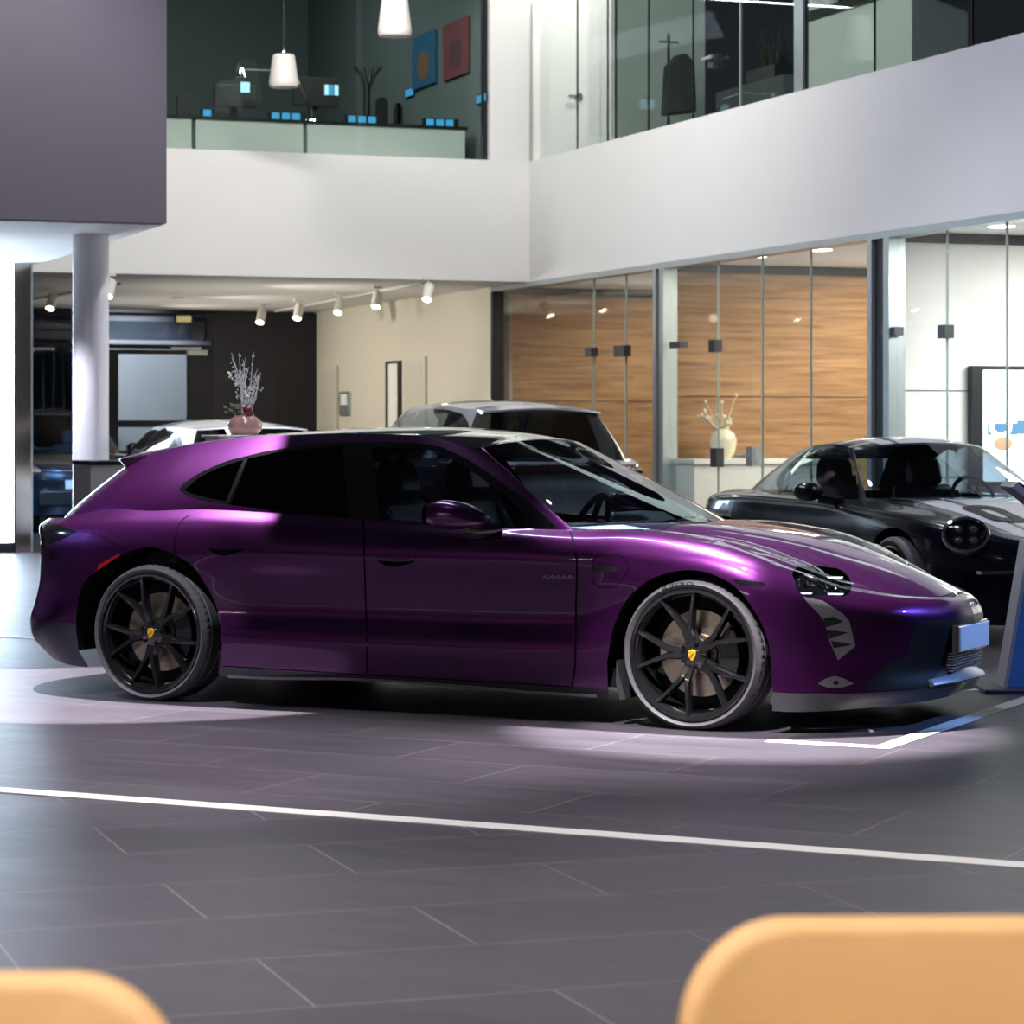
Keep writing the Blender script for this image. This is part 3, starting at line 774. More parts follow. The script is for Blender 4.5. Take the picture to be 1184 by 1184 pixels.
    b.build('underbody', MT['black'], car, smooth=False)
    # spoiler over the rear window
    sp = MB(); n = 44; V = []
    for i in range(n + 1):
        h = -.53 + 1.06 * i / n; t = abs(h) / .53
        xe = -.655 + .20 * t**2.4; zt = 1.204 - .006 * t**2
        xf = -.30 + .06 * t**3; zf = float(zr(np.array([xf]))[0]) - .052 * t**3.0 + .001
        V += [(xf, h * .93, zf - .05), (xf, h * .93, zf), ((xf + xe) / 2, h * .985, (zf + zt) / 2 + .006), (xe + .03, h, zt + .006), (xe, h, zt), (xe - .004, h, zt - .012), (xe + .045, h * .985, zt - .066), (xe + .14, h * .92, zt - .07)]
    F = []
    for i in range(n):
        for k in range(8):
            k2 = (k + 1) % 8; F.append((i * 8 + k, i * 8 + k2, (i + 1) * 8 + k2, (i + 1) * 8 + k))
    F += [tuple(range(8)), tuple(n * 8 + k for k in range(7, -1, -1))]
    sp.add(V, F); sp.build('roof_spoiler', MT['paint'], car, auto=.9)
    # mirrors
    for s_ in (1, -1):
        mb = MB()
        ring = 18; secs = []
        # lofted mirror cap, elongated along the car, tapering to the foot at the front
        for (x, yc, zc_, ry, rz_) in ((1.625, -1.055, .952, .02, .016), (1.64, -1.058, .955, .075, .052), (1.68, -1.06, .957, .098, .068), (1.74, -1.06, .956, .102, .072), (1.80, -1.055, .952, .094, .066), (1.85, -1.045, .945, .078, .054), (1.89, -1.03, .937, .055, .038), (1.92, -1.01, .930, .025, .018)):
            secs.append([(x, yc + ry * math.copysign(abs(math.cos(a))**.8, math.cos(a)), zc_ + rz_ * math.copysign(abs(math.sin(a))**.8, math.sin(a))) for a in [2 * math.pi * k / ring for k in range(ring)]])
        V = [p for s in secs for p in s]; F = []
        for i in range(len(secs) - 1):
            for k in range(ring):
                k2 = (k + 1) % ring; F.append((i * ring + k, i * ring + k2, (i + 1) * ring + k2, (i + 1) * ring + k))
        F += [tuple(range(ring)), tuple((len(secs) - 1) * ring + k for k in range(ring - 1, -1, -1))]
        mb.add([(x, y * s_, z) for x, y, z in V], F)
        mo = mb.build('side_mirror', MT['paint'], car, auto=1.0)
        md = mo.modifiers.new('sub', 'SUBSURF'); md.levels = 1; md.render_levels = 2
        fb = MB(); fb.tube([(1.78, -.99 * s_, .895), (1.84, -.95 * s_, .885), (1.92, -.89 * s_, .892)], [.030, .034, .030], 10)
        fb.build('mirror_foot', MT['gloss_black'], mo)
        gb = MB(); gb.lathe([(0, 0), (.062, 0), (.066, .004)], 20, 'x', Matrix.Translation((1.632, -1.058 * s_, .955)) @ Matrix.Diagonal((1, 1.3, .85, 1)))
        gb.build('mirror_glass', MT['chrome'], mo)
    # number plate and centre grille slats
    pm = MB(); pm.box((3.927, -.245, .338), (3.942, .215, .452)); pl = pm.build('number_plate', MT['plate'], car, bevel=.004)
    pf = MB(); pf.box((3.90, -.255, .330), (3.930, .225, .460)); pf.build('plate_holder', MT['gloss_black'], car, bevel=.004)
    sl = MB()
    for k in range(7):
        z = .245 + k * .013; sl.box((3.86, -.23, z), (3.90, .23, z + .006))
    sl.build('grille_slats', MT['slat'], car, smooth=False)
    # front lip blade in the middle
    bl = MB(); n = 20; V = []
    for i in range(n + 1):
        h = -.37 + .74 * i / n; t = abs(h) / .37
        x = 3.955 - .10 * t**2; zb_ = .262 - .02 * t**2
        V += [(x - .11, h, zb_), (x - .08, h, zb_ + .002), (x - .005, h, .216 - .012 * t**2), (x, h, .206 - .012 * t**2), (x - .03, h, .192 - .015 * t**2), (x - .11, h, .17)]
    F = []
    for i in range(n):
        for k in range(6):
            k2 = (k + 1) % 6; F.append((i * 6 + k, i * 6 + k2, (i + 1) * 6 + k2, (i + 1) * 6 + k))
    F += [tuple(range(6)), tuple(n * 6 + k for k in range(5, -1, -1))]
    bl.add(V, F); bl.build('front_lip', MT['gunmetal'], car, auto=.6)
    # wheels
    for (x, s_, spin, br) in ((2.905, 1, math.radians(33), 1), (0, 1, math.radians(46), 1), (2.905, -1, .3, 1), (0, -1, .9, 1)):
        M = Matrix.Translation((x, -.825, .3385)) if s_ > 0 else Matrix.Translation((x, .825, .3385)) @ Matrix.Rotation(math.pi, 4, 'Z')
        wz = make_wheel(car, M, .339, .293, .27, spin, crest=(0 if x > 1 else -12) if s_ > 0 else None, letter=(s_ > 0 and x > 1), full=s_ > 0, brake_side=br)
    # cabin
    cabin(car)
    return car
def rounded_seat(x, y, parent, mats, z0=.42):
    s = empty('seat', parent=parent)
    s.location = (x, y, z0)
    b = MB()
    b.prism(rrect(-.28, -.05, .24, .14, .06), 'y', -.25, .25); b.build('cushion', MT[mats[0]], s, bevel=.04)
    pl = [(-.24, .08), (-.10, .06), (-.20, .40), (-.29, .60), (-.40, .58), (-.36, .30)]
    b = MB(); b.prism(pl, 'y', -.24, .24); b.build('backrest', MT[mats[0]], s, bevel=.05)
    pl = [(-.33, .57), (-.24, .60), (-.27, .74), (-.32, .79), (-.38, .77), (-.41, .62)]
    b = MB(); b.prism(pl, 'y', -.12, .12); b.build('headrest', MT[mats[0]], s, bevel=.04)
    for q in (-1, 1):
        b = MB(); b.prism([(-.20, .1), (-.08, .1), (-.16, .40), (-.27, .56), (-.33, .50)], 'y', q * .20, q * .27); b.build('bolster', MT[mats[1]], s, bevel=.02)
    return s
def rrect(x0, y0, x1, y1, r, n=5):
    out = []
    for cx, cy, a in ((x1 - r, y1 - r, 0), (x0 + r, y1 - r, 90), (x0 + r, y0 + r, 180), (x1 - r, y0 + r, 270)):
        for k in range(n + 1):
            t = math.radians(a + 90 * k / n); out.append((cx + r * math.cos(t), cy + r * math.sin(t)))
    return out
def cabin(car):
    for y in (-.38, .38): rounded_seat(1.42, y, car, ('leather', 'leather_blue'))
    b = MB(); b.box((-.05, -.62, .36), (.45, .62, .58)); b.prism([(-.25, .5), (.0, .5), (-.12, .95), (-.28, .95)], 'y', -.62, .62); b.build('rear_bench', MT['leather'], car, bevel=.03)
    b = MB(); b.prism([(1.80, .60), (1.86, .80), (2.02, .88), (2.30, .895), (2.52, .875), (2.52, .55), (1.95, .5)], 'y', -.72, .72); ds = b.build('dashboard', MT['dash'], car, bevel=.02)
    b = MB(); b.prism([(1.92, .86), (2.0, .935), (2.14, .93), (2.22, .885)], 'y', .24, .56); b.build('binnacle', MT['dash'], ds, bevel=.015)
    Mx = Matrix.Translation((1.80, .38, .85)) @ Matrix.Rotation(math.radians(-68), 4, 'Y')
    b = MB(); ring = []
    V = []; F = []; n = 40; k = 10
    for i in range(n):
        a = 2 * math.pi * i / n
        for j in range(k):
            t = 2 * math.pi * j / k; rr = .175 + .017 * math.cos(t)
            V.append(Mx @ Vector((rr * math.cos(a), rr * math.sin(a), .017 * math.sin(t))))
    for i in range(n):
        for j in range(k): F.append((i * k + j, ((i + 1) % n) * k + j, ((i + 1) % n) * k + (j + 1) % k, i * k + (j + 1) % k))
    b.add(V, F); b.box((-.17, -.018, -.01), (.17, .018, .01), Mx); b.box((-.02, -.16, -.01), (.02, .0, .01), Mx); b.lathe([(0, .02), (.05, .015), (.055, -.02)], 16, 'z', Mx)
    b.build('steering_wheel', MT['black'], car)
    b = MB(); b.box((1.3, -.11, .35), (1.95, .11, .62)); b.build('centre_console', MT['dash'], car, bevel=.03)
    b = MB(); b.box((-.3, -.8, .27), (2.4, .8, .36)); b.build('cabin_floor', MT['black'], car)
    b = MB(); b.box((1.60, -.11, 1.215), (1.63, .11, 1.265)); b.build('interior_mirror', MT['black'], car, bevel=.01)
# ---------------------------------------------------------------- other cars, one loft with different numbers
def bg_car(name, label, spec, paint, loc, rz, cat='car', wheel_mat='rim'):
    car = empty(name, loc, rz, label, cat)
    c = spec['contour']; zt = spec['zt']; it = spec['it']; zb = spec['zb']
    fr = [0, .10, .24, .40, .55, .70, .84, .94, 1.0]
    sts = []
    for i, (x, h) in enumerate(c):
        a, b = zb[i], zt[i]; w = it[i]
        ins = spec.get('ins', [.05, .03, .01, .015, .02, .008, .02, .30, 1.0])
        sts.append(((x, h), [(a + (b - a) * f_, (ins[k] * w if k >= 7 else ins[k])) for k, f_ in enumerate(fr)]))
    P, base = ribbon_surface(c, sts, 300, 56)
    rib = orient(Grid(P, 'body_shell'), (1.2, 0, .5)); edge = P[:, -1]
    hx, hz = spec['hood']; zc = lambda x: pchip(hx, np.array(hz)[:, None], x)[..., 0]
    ih = int((edge[:, 0] > spec['hood_end']).nonzero()[0].max())
    hood = orient(Grid(cap_surface(edge[:ih], zc, 40, 2.0, spec.get('valley')), 'body_shell'), (2.5, 0, .1))
    Ps = np.stack([edge[ih - 3:], edge[ih - 3:] * np.array([1, .80, 1])], 1); shelf = orient(Grid(Ps, 'body_shell'), (1, 0, .1))
    Pg = green_surface(spec['B'], spec['T'], spec['q'], 260, 50); gr = orient(Grid(Pg, 'roof_frame'), (.9, 0, .8))
    rx, rz_ = spec['roof']; zr = lambda x: pchip(rx, np.array(rz_)[:, None], x)[..., 0]
    cap = orient(Grid(cap_surface(Pg[:, -1], zr, 24, 2.2), 'roof_frame'), (.9, 0, .8))
    # tail deck under the rear window
    it_ = int((edge[:, 0] < spec.get('deck_start', .3)).nonzero()[0].min())
    if 'deck' in spec:
        dx, dz = spec['deck']; zd = lambda x: pchip(dx, np.array(dz)[:, None], x)[..., 0]
        deck = orient(Grid(cap_surface(edge[it_:], zd, 24, 2.0), 'body_shell'), (-.3, 0, .1))
    else: deck = None
    t = chord((np.array(spec['B']) + np.array(spec['T'])) / 2); fp = t / t[-1]
    kA, kC = spec['kA'], spec['kC']; n, m = gr.lab.shape
    iA, iC = int((fp[int(kA)] + (fp[int(kA) + 1] - fp[int(kA)]) * (kA % 1)) * n), int((fp[int(kC)] + (fp[int(kC) + 1] - fp[int(kC)]) * (kC % 1)) * n)
    gr.lab[:iA, :int(m * .97)] = 'windscreen'
    gr.lab[iC:, int(m * spec.get('rw0', .2)):int(m * spec.get('rw1', .93))] = 'rear_window'
    for poly, nm in spec['side']:
        gr.region(smooth_poly(poly, 4) if nm != 'side_window' or True else poly, nm, f=xz, cond=lambda P: P[..., 1] < -.3, only=['roof_frame', 'window_trim'])
    for (cx, rr) in ((spec['wb'], spec['ar']), (0, spec['ar'])):
        arc = [(cx + rr * math.cos(a), spec['wr'] + .01 + rr * math.sin(a)) for a in np.linspace(-.75, math.pi + .75, 50)]
        rib.region(arc, 'hole', f=xz, cond=lambda P: P[..., 1] < -.45)
    for poly, nm, g, f_ in spec.get('extra', []):
        {'rib': rib, 'hood': hood, 'cap': cap, 'gr': gr}[g].region(poly, nm, f=f_, only=['body_shell', 'roof_frame'], snap=True)
    allg = [g for g in (rib, hood, shelf, gr, cap, deck) if g is not None]
    mates = {'body_shell': paint, 'roof_frame': paint, 'windscreen': spec.get('wsm', 'screen_glass'), 'rear_window': spec.get('rwm', 'privacy'), 'side_window': spec.get('swm', 'side_glass')}
    mates['window_trim'] = 'gloss_black'; mates.update(spec.get('mates', {}))
    names = []
    for g in allg:
        for q in np.unique(g.lab.astype(str)): 
            if q not in names: names.append(q)
    for q in names:
        if q == 'hole': continue
        ps = [gpart(g, q) for g in allg]; ps = [p for p in ps if p is not None]
        key = q.split('.')[0]
        if key in ('windscreen', 'rear_window', 'body_shell', 'roof_frame', 'number_plate', 'front_grille', 'glass_roof', 'rear_light_bar'):
            V, F, N = both(ps); mesh_obj(key, V, F, MT[mates.get(key, paint)], car, True, N)
        else:
            V, F, N = join(ps)
            mesh_obj(key, V, F, MT[mates.get(key, paint)], car, True, N)
            V, F, N = mirror(V, F, N); mesh_obj(key, V, F, MT[mates.get(key, paint)], car, True, N)
    # wheels and wells
    hw = spec['track']
    for x in (spec['wb'], 0):
        for s_ in (1, -1):
            M = Matrix.Translation((x, -hw, spec['wr'])) if s_ > 0 else Matrix.Translation((x, hw, spec['wr'])) @ Matrix.Rotation(math.pi, 4, 'Z')
            make_wheel(car, M, spec['wr'], spec['wr'] * .80, .25, .4, full=False, style='plain', spokes=10, letter=False)
    for x in (spec['wb'], 0):
        for s_ in (1, -1):
            b = MB(); y0, y1 = s_ * (hw - .32), s_ * (hw - .02)
            b.lathe([(.0, y0), (spec['ar'] + .012, y0), (spec['ar'] + .012, y1)], 30, 'y', Matrix.Translation((x, 0, spec['wr'])))
            b.build('wheel_well', MT['black'], car)
    b = MB(); b.box((spec['ar'] + .03, -hw, zb[4]), (spec['wb'] - spec['ar'] - .03, hw, .5)); b.box((-.5, -.45, .25), (spec['wb'] + .4, .45, .5)); b.build('underbody', MT['black'], car, smooth=False)
    zbelt = spec['belt']
    # cabin
    for y in (-.36, .36): rounded_seat(spec['seat_x'], y, car, ('leather', 'leather'), zbelt - .52)
    if spec.get('bench', True):
        b = MB(); b.prism([(spec['seat_x'] - 1.15, zbelt - .5), (spec['seat_x'] - .95, zbelt - .5), (spec['seat_x'] - 1.05, zbelt + .02), (spec['seat_x'] - 1.2, zbelt + .02)], 'y', -.55, .55); b.build('rear_bench', MT['leather'], car, bevel=.04)
    b = MB(); b.prism([(spec['cowl'] - .65, zbelt - .3), (spec['cowl'] - .5, zbelt - .05), (spec['cowl'] - .1, zbelt - .02), (spec['cowl'] - .05, zbelt - .3)], 'y', -.68, .68); b.build('dashboard', MT['black'], car, bevel=.02)
    b = MB(); b.lathe([(.165, -.014), (.18, 0), (.165, .014), (.15, 0), (.165, -.014)], 28, 'x', Matrix.Translation((spec['cowl'] - .72, .36, zbelt - .02)) @ Matrix.Rotation(math.radians(-22), 4, 'Y')); b.build('steering_wheel', MT['black'], car)
    # door mirrors
    for s_ in (1, -1):
        x, y, z = spec['mirror']
        b = MB(); b.sphere((x, -y * s_, z), (.095, .11, .068), 20, 12); mo = b.build('side_mirror', MT[paint], car)
        b = MB(); b.tube([(x + .02, -(y - .06) * s_, z - .05), (x + .08, -(y - .22) * s_, z - .07)], .03, 8); b.build('mirror_foot', MT['gloss_black'], mo)
        b = MB(); b.lathe([(0, 0), (.075, 0)], 18, 'x', Matrix.Translation((x - .072, -y * s_, z)) @ Matrix.Diagonal((1, 1.05, .65, 1))); b.build('mirror_glass', MT['chrome'], mo)
    return car, dict(rib=rib, hood=hood, cap=cap, gr=gr)
def surf_z(g, x, y):
    """height of a top surface at local x, y"""
    Q = g.P0; k = int(((Q[..., 0] - x)**2 + (Q[..., 1] + abs(y))**2).argmin()); return Q[k // g.m, k % g.m]
COUPE = dict(
    contour=[(3.44, 0), (3.41, .3), (3.28, .58), (3.02, .78), (2.45, .895), (1.9, .885), (1.3, .88), (.6, .90), (0, .93), (-.45, .885), (-.80, .70), (-1.0, .36), (-1.03, 0)],
    zb=[.14, .13, .13, .13, .14, .14, .14, .14, .15, .18, .22, .24, .24],
    zt=[.66, .665, .70, .765, .835, .86, .88, .89, .91, .90, .86, .83, .82],
    it=[.16, .16, .17, .20, .22, .18, .10, .10, .17, .20, .16, .12, .12],
    hood=([1.4, 2.0, 2.45, 2.9, 3.2, 3.4], [.88, .885, .83, .74, .68, .65]), hood_end=1.5,
    valley=lambda x, h, s: -.03 * np.exp(-((h - .52) / .13)**2) * np.clip((x - 1.9) / .3, 0, 1) * np.clip((3.3 - x) / .3, 0, 1) * np.clip(s * 6, 0, 1),
    deck=([-1.03, -.8, -.4, .3], [.82, .86, .90, .90]), deck_start=.3,
    B=[(2.10, 0, .86), (2.06, .3, .86), (1.90, .60, .84), (1.72, .74, .82), (1.2, .80, .80), (.7, .80, .82), (.2, .74, .86), (-.2, .64, .87), (-.55, .46, .86), (-.75, .22, .84), (-.80, 0, .83)],
    T=[(1.30, 0, 1.255), (1.29, .22, 1.25), (1.25, .44, 1.228), (1.16, .52, 1.222), (.95, .52, 1.245), (.65, .515, 1.235), (.30, .49, 1.185), (.12, .44, 1.15), (.02, .33, 1.14), (-.02, .15, 1.14), (-.02, 0, 1.14)],
    q=[1.06, 1.06, 1.1, 1.2, 1.7, 1.7, 1.5, 1.3, 1.1, 1.05, 1.05], kA=2.75, kC=7.6, rw0=.15, rw1=.96,
    roof=([-.03, .12, .35, .65, .95, 1.18, 1.32], [1.14, 1.19, 1.245, 1.285, 1.297, 1.282, 1.252]),
    side=[([(1.66, .88), (1.32, 1.13), (1.12, 1.20), (.80, 1.205), (.74, 1.19), (.70, .90)], 'side_window'), ([(.66, .91), (.70, 1.19), (.45, 1.15), (.18, 1.04), (.02, .96), (.2, .92)], 'quarter_window')],
    mates={'quarter_window': 'side_glass', 'stripe': 'stripe'}, wb=2.45, wr=.33, ar=.375, track=.78, belt=.88, seat_x=.95, cowl=2.05, mirror=(1.48, 1.0, .93), swm='side_glass', rwm='screen_glass')
SUV = dict(
    contour=[(3.74, 0), (3.71, .35), (3.58, .65), (3.30, .86), (2.8, .94), (2.2, .935), (1.5, .935), (.8, .945), (0, .955), (-.4, .94), (-.72, .80), (-.90, .45), (-.93, 0)],
    zb=[.26, .25, .24, .23, .24, .24, .24, .24, .25, .28, .32, .34, .34],
    zt=[.86, .87, .90, .95, 1.0, 1.02, 1.05, 1.07, 1.10, 1.10, 1.08, 1.06, 1.05],
    it=[.12, .12, .13, .15, .20, .16, .09, .09, .12, .13, .10, .08, .08],
    hood=([1.9, 2.4, 2.8, 3.2, 3.6, 3.72], [1.06, 1.05, 1.02, .96, .89, .86]), hood_end=2.0,
    B=[(2.55, 0, 1.02), (2.50, .3, 1.02), (2.34, .64, 1.0), (2.14, .80, .98), (1.5, .86, .97), (.9, .865, .99), (.3, .865, 1.0), (-.25, .84, 1.0), (-.58, .76, 1.0), (-.78, .45, 1.0), (-.82, 0, 1.0)],
    T=[(1.72, 0, 1.55), (1.71, .25, 1.545), (1.67, .48, 1.52), (1.58, .58, 1.51), (1.2, .60, 1.545), (.8, .60, 1.555), (.3, .59, 1.545), (-.1, .575, 1.52), (-.36, .53, 1.495), (-.47, .30, 1.50), (-.49, 0, 1.50)],
    q=[1.05, 1.05, 1.1, 1.2, 1.7, 1.7, 1.7, 1.5, 1.2, 1.05, 1.05], kA=2.75, kC=7.75, rw0=.16, rw1=.985,
    roof=([-.49, -.2, .2, .7, 1.1, 1.45, 1.74], [1.50, 1.555, 1.595, 1.615, 1.615, 1.59, 1.548]),
    side=[([(2.10, 1.07), (1.74, 1.37), (1.52, 1.49), (1.2, 1.525), (.6, 1.525), (.1, 1.50), (-.22, 1.44), (-.42, 1.29), (-.43, 1.17), (0, 1.09), (1.0, 1.06)], 'window_trim'), ([(2.02, 1.09), (1.70, 1.36), (1.52, 1.45), (1.2, 1.485), (1.02, 1.487), (1.04, 1.08)], 'side_window'), ([(.96, 1.08), (.96, 1.487), (.5, 1.48), (.16, 1.46), (.14, 1.10)], 'side_window.b'), ([(.06, 1.11), (.08, 1.455), (-.18, 1.40), (-.36, 1.27), (-.36, 1.18)], 'quarter_window')],
    mates={'quarter_window': 'privacy', 'tail_lamp': 'smoked_lens', 'glass_roof': 'roof_glass'}, wb=2.80, wr=.36, ar=.41, track=.80, belt=1.06, seat_x=1.35, cowl=2.5, mirror=(1.85, 1.05, 1.09), swm='side_glass', rwm='rear_tint')
SALOON = dict(
    contour=[(3.92, 0), (3.88, .35), (3.72, .65), (3.45, .86), (2.95, .94), (2.2, .93), (1.5, .93), (.8, .945), (0, .965), (-.45, .93), (-.82, .76), (-1.05, .40), (-1.08, 0)],
    zb=[.16, .15, .15, .15, .16, .16, .16, .16, .17, .2, .24, .26, .26],
    zt=[.70, .71, .75, .82, .88, .90, .92, .95, .98, .97, .93, .90, .89],
    it=[.14, .14, .15, .18, .22, .16, .09, .10, .16, .17, .13, .10, .10],
    hood=([1.9, 2.4, 2.9, 3.3, 3.7, 3.9], [.93, .93, .89, .82, .73, .69]), hood_end=2.0,
    deck=([-1.08, -.8, -.4, .3], [.89, .93, .96, .97]), deck_start=.3,
    B=[(2.65, 0, .90), (2.60, .3, .90), (2.42, .64, .88), (2.2, .79, .86), (1.5, .85, .85), (.9, .86, .87), (.3, .84, .90), (-.2, .76, .92), (-.6, .62, .91), (-.88, .35, .89), (-.92, 0, .88)],
    T=[(1.70, 0, 1.37), (1.69, .25, 1.365), (1.65, .48, 1.345), (1.56, .56, 1.335), (1.2, .57, 1.365), (.8, .57, 1.365), (.3, .57, 1.36), (-.05, .55, 1.345), (-.26, .48, 1.345), (-.34, .24, 1.36), (-.35, 0, 1.362)],
    q=[1.05, 1.05, 1.1, 1.2, 1.7, 1.7, 1.6, 1.4, 1.15, 1.05, 1.05], kA=2.75, kC=7.7, rw0=.2, rw1=.985,
    roof=([-.35, 0., .4, .8, 1.2, 1.5, 1.72], [1.362, 1.39, 1.42, 1.435, 1.435, 1.41, 1.368]),
    side=[([(2.13, .92), (1.68, 1.235), (1.40, 1.325), (1.0, 1.335), (.4, 1.325), (.0, 1.27), (-.22, 1.12), (-.2, 1.02), (.2, .97)], 'window_trim'), ([(2.05, .94), (1.65, 1.22), (1.40, 1.30), (1.0, 1.31), (1.0, .95)], 'side_window'), ([(.92, .95), (.92, 1.31), (.4, 1.30), (.06, 1.24), (-.15, 1.11), (-.12, 1.03), (.2, .99)], 'side_window.b')],
    mates={'tail_lamp': 'smoked_lens'}, wb=2.95, wr=.34, ar=.385, track=.80, belt=.93, seat_x=1.35, cowl=2.6, mirror=(1.9, 1.04, .98), swm='privacy', rwm='privacy')
# ---------------------------------------------------------------- building frame: x right along the left fascia, y away along the glass front
AN = math.radians(20.5)
Aax = math.cos(AN) * FW - math.sin(AN) * RT; Bax = math.sin(AN) * FW + math.cos(AN) * RT
K0 = at_depth(612, 494, 25.6); K0[2] = 0
MBD = Matrix(((Bax[0], Aax[0], 0, K0[0]), (Bax[1], Aax[1], 0, K0[1]), (0, 0, 1, 0), (0, 0, 0, 1)))
RZB = math.atan2(Bax[1], Bax[0])
MBI = MBD.inverted()
def on(px, py, b=None, a=None, z=None):
    """building coordinates of the photo point on a given wall"""
    p0 = MBI @ Vector(CAM); p1 = MBI @ Vector(at_depth(px, py, 10.0)); d = p1 - p0
    if b is not None: t = (b - p0.x) / d.x
    elif a is not None: t = (a - p0.y) / d.y
    else: t = (z - p0.z) / d.z
    return p0 + d * t
S = 1.30                       # real size of the building seen along the same sight lines
K1 = at_depth(612, 494, 25.6 * S); K1[2] = 0
MB2 = Matrix(((Bax[0], Aax[0], 0, K1[0]), (Bax[1], Aax[1], 0, K1[1]), (0, 0, 1, 0), (0, 0, 0, 1)))
def zt_(z): return 0.0 if z <= 0 else max(CAM[2] + (z - CAM[2]) * S, .015 if z < .4 else 0)
def real(v): return Vector((v[0] * S, v[1] * S, zt_(v[2])))
def wpt(b, a, z=0.): return MB2 @ real((b, a, z))
def bd(o, parent=None, pm=None):
    """design frame -> real place"""
    for v in o.data.vertices: v.co = real(v.co)
    o.data.update()
    if parent is None: o.matrix_world = MB2
    else:
        o.parent = parent; o.matrix_parent_inverse = Matrix.Identity(4); o.data.transform(pm.inverted() @ MB2); o.matrix_basis = Matrix.Identity(4)
    return o
def struct(o, kind='structure'): o['kind'] = kind; return bd(o)
class BT:
    """a thing inside the building frame with named parts given in frame coordinates"""
    def __init__(s, name, b, a, z, label, cat, group=None):
        p = wpt(b, a, z); s.M = Matrix.Translation(p) @ Matrix.Rotation(RZB, 4, 'Z')
        s.o = empty(name, p, RZB, label, cat, group)
    def part(s, name, mb, m, smooth=True, bevel=0., parent=None, auto=.7):
        o = mb.build(name, RM[m] if isinstance(m, str) else m, None, smooth=smooth, bevel=bevel, auto=auto)
        return bd(o, parent or s.o, s.M)
    def box(s, name, a, b, m, bevel=0., parent=None):
        mb = MB(); mb.box(a, b); return s.part(name, mb, m, False, bevel, parent)
def bsolo(name, mb, m, label, cat, group=None, smooth=True, bevel=0.):
    o = mb.build(name, RM[m], None, smooth=smooth, bevel=bevel, auto=.7); bd(o); tag(o, label, cat, group); return o
# ---- materials of the room
def tile_floor():
    m, N, L, bs = new_mat('floor_tiles')
    tc = N.new('ShaderNodeTexCoord')
    def brick(rot, off):
        mp = N.new('ShaderNodeMapping'); mp.vector_type = 'POINT'
        mp.inputs['Rotation'].default_value = (0, 0, rot); mp.inputs['Location'].default_value = (*off, 0)
        L.new(tc.outputs['Object'], mp.inputs['Vector'])
        b = N.new('ShaderNodeTexBrick'); b.offset = .5; b.offset_frequency = 2; b.squash = 1.0
        b.inputs['Scale'].default_value = 1; b.inputs['Brick Width'].default_value = 1.19; b.inputs['Row Height'].default_value = .595
        b.inputs['Mortar Size'].default_value = .0038; b.inputs['Mortar Smooth'].default_value = .2
        b.inputs['Color1'].default_value = (.064, .056, .070, 1); b.inputs['Color2'].default_value = (.080, .070, .085, 1); b.inputs['Mortar'].default_value = (.20, .17, .165, 1)
        L.new(mp.outputs['Vector'], b.inputs['Vector']); return b
    b1 = brick(0, (-3.97 + .595 - 1.19 * 30 + 1.19 * 30, 1.8))
    s2 = math.sqrt(.5)
    b2 = brick(math.radians(-45), (0, 0))
    # rotation -45: x' = (x+y)/sqrt2, y' = (y-x)/sqrt2
    b2.inputs['Vector'].links[0].from_node.inputs['Location'].default_value = (1.666 - .595, 4.776 + .595, 0)
    sp = N.new('ShaderNodeSeparateXYZ'); L.new(tc.outputs['Object'], sp.inputs['Vector'])
    gt = N.new('ShaderNodeMath'); gt.operation = 'GREATER_THAN'; gt.inputs[1].default_value = -3.92; L.new(sp.outputs['Y'], gt.inputs[0])
    mx = N.new('ShaderNodeMix'); mx.data_type = 'RGBA'; L.new(gt.outputs[0], mx.inputs['Factor']); L.new(b2.outputs['Color'], mx.inputs['A']); L.new(b1.outputs['Color'], mx.inputs['B'])
    nz = N.new('ShaderNodeTexNoise'); nz.inputs['Scale'].default_value = 3.0; nz.inputs['Detail'].default_value = 6; nz.inputs['Roughness'].default_value = .65
    mp = N.new('ShaderNodeMapping'); mp.inputs['Scale'].default_value = (.5, 2.2, 1); L.new(tc.outputs['Object'], mp.inputs['Vector']); L.new(mp.outputs['Vector'], nz.inputs['Vector'])
    mr = N.new('ShaderNodeMapRange'); mr.inputs['To Min'].default_value = .72; mr.inputs['To Max'].default_value = 1.28; L.new(nz.outputs['Fac'], mr.inputs['Value'])
    mu = N.new('ShaderNodeMix'); mu.data_type = 'RGBA'; mu.blend_type = 'MULTIPLY'; mu.inputs['Factor'].default_value = 1
    L.new(mx.outputs['Result'], mu.inputs['A']); L.new(mr.outputs['Result'], mu.inputs['B']); L.new(mu.outputs['Result'], bs.inputs['Base Color'])
    r2 = N.new('ShaderNodeMapRange'); r2.inputs['To Min'].default_value = .30; r2.inputs['To Max'].default_value = .50; L.new(nz.outputs['Fac'], r2.inputs['Value']); L.new(r2.outputs['Result'], bs.inputs['Roughness'])
    bs.inputs['Specular IOR Level'].default_value = .42
    return m
def wood_wall():
    m, N, L, bs = new_mat('wood_panelling')
    tc = N.new('ShaderNodeTexCoord'); mp = N.new('ShaderNodeMapping'); mp.inputs['Scale'].default_value = (.55, 1, 9)
    L.new(tc.outputs['Object'], mp.inputs['Vector'])
    nz = N.new('ShaderNodeTexNoise'); nz.inputs['Scale'].default_value = 2.2; nz.inputs['Detail'].default_value = 8; nz.inputs['Roughness'].default_value = .6; nz.inputs['Distortion'].default_value = .4
    L.new(mp.outputs['Vector'], nz.inputs['Vector'])
    cr = N.new('ShaderNodeValToRGB'); e = cr.color_ramp.elements
    e[0].position = .30; e[0].color = (.22, .105, .045, 1); e[1].position = .72; e[1].color = (.52, .30, .145, 1)
    L.new(nz.outputs['Fac'], cr.inputs['Fac']); L.new(cr.outputs['Color'], bs.inputs['Base Color']); bs.inputs['Roughness'].default_value = .5
    return m
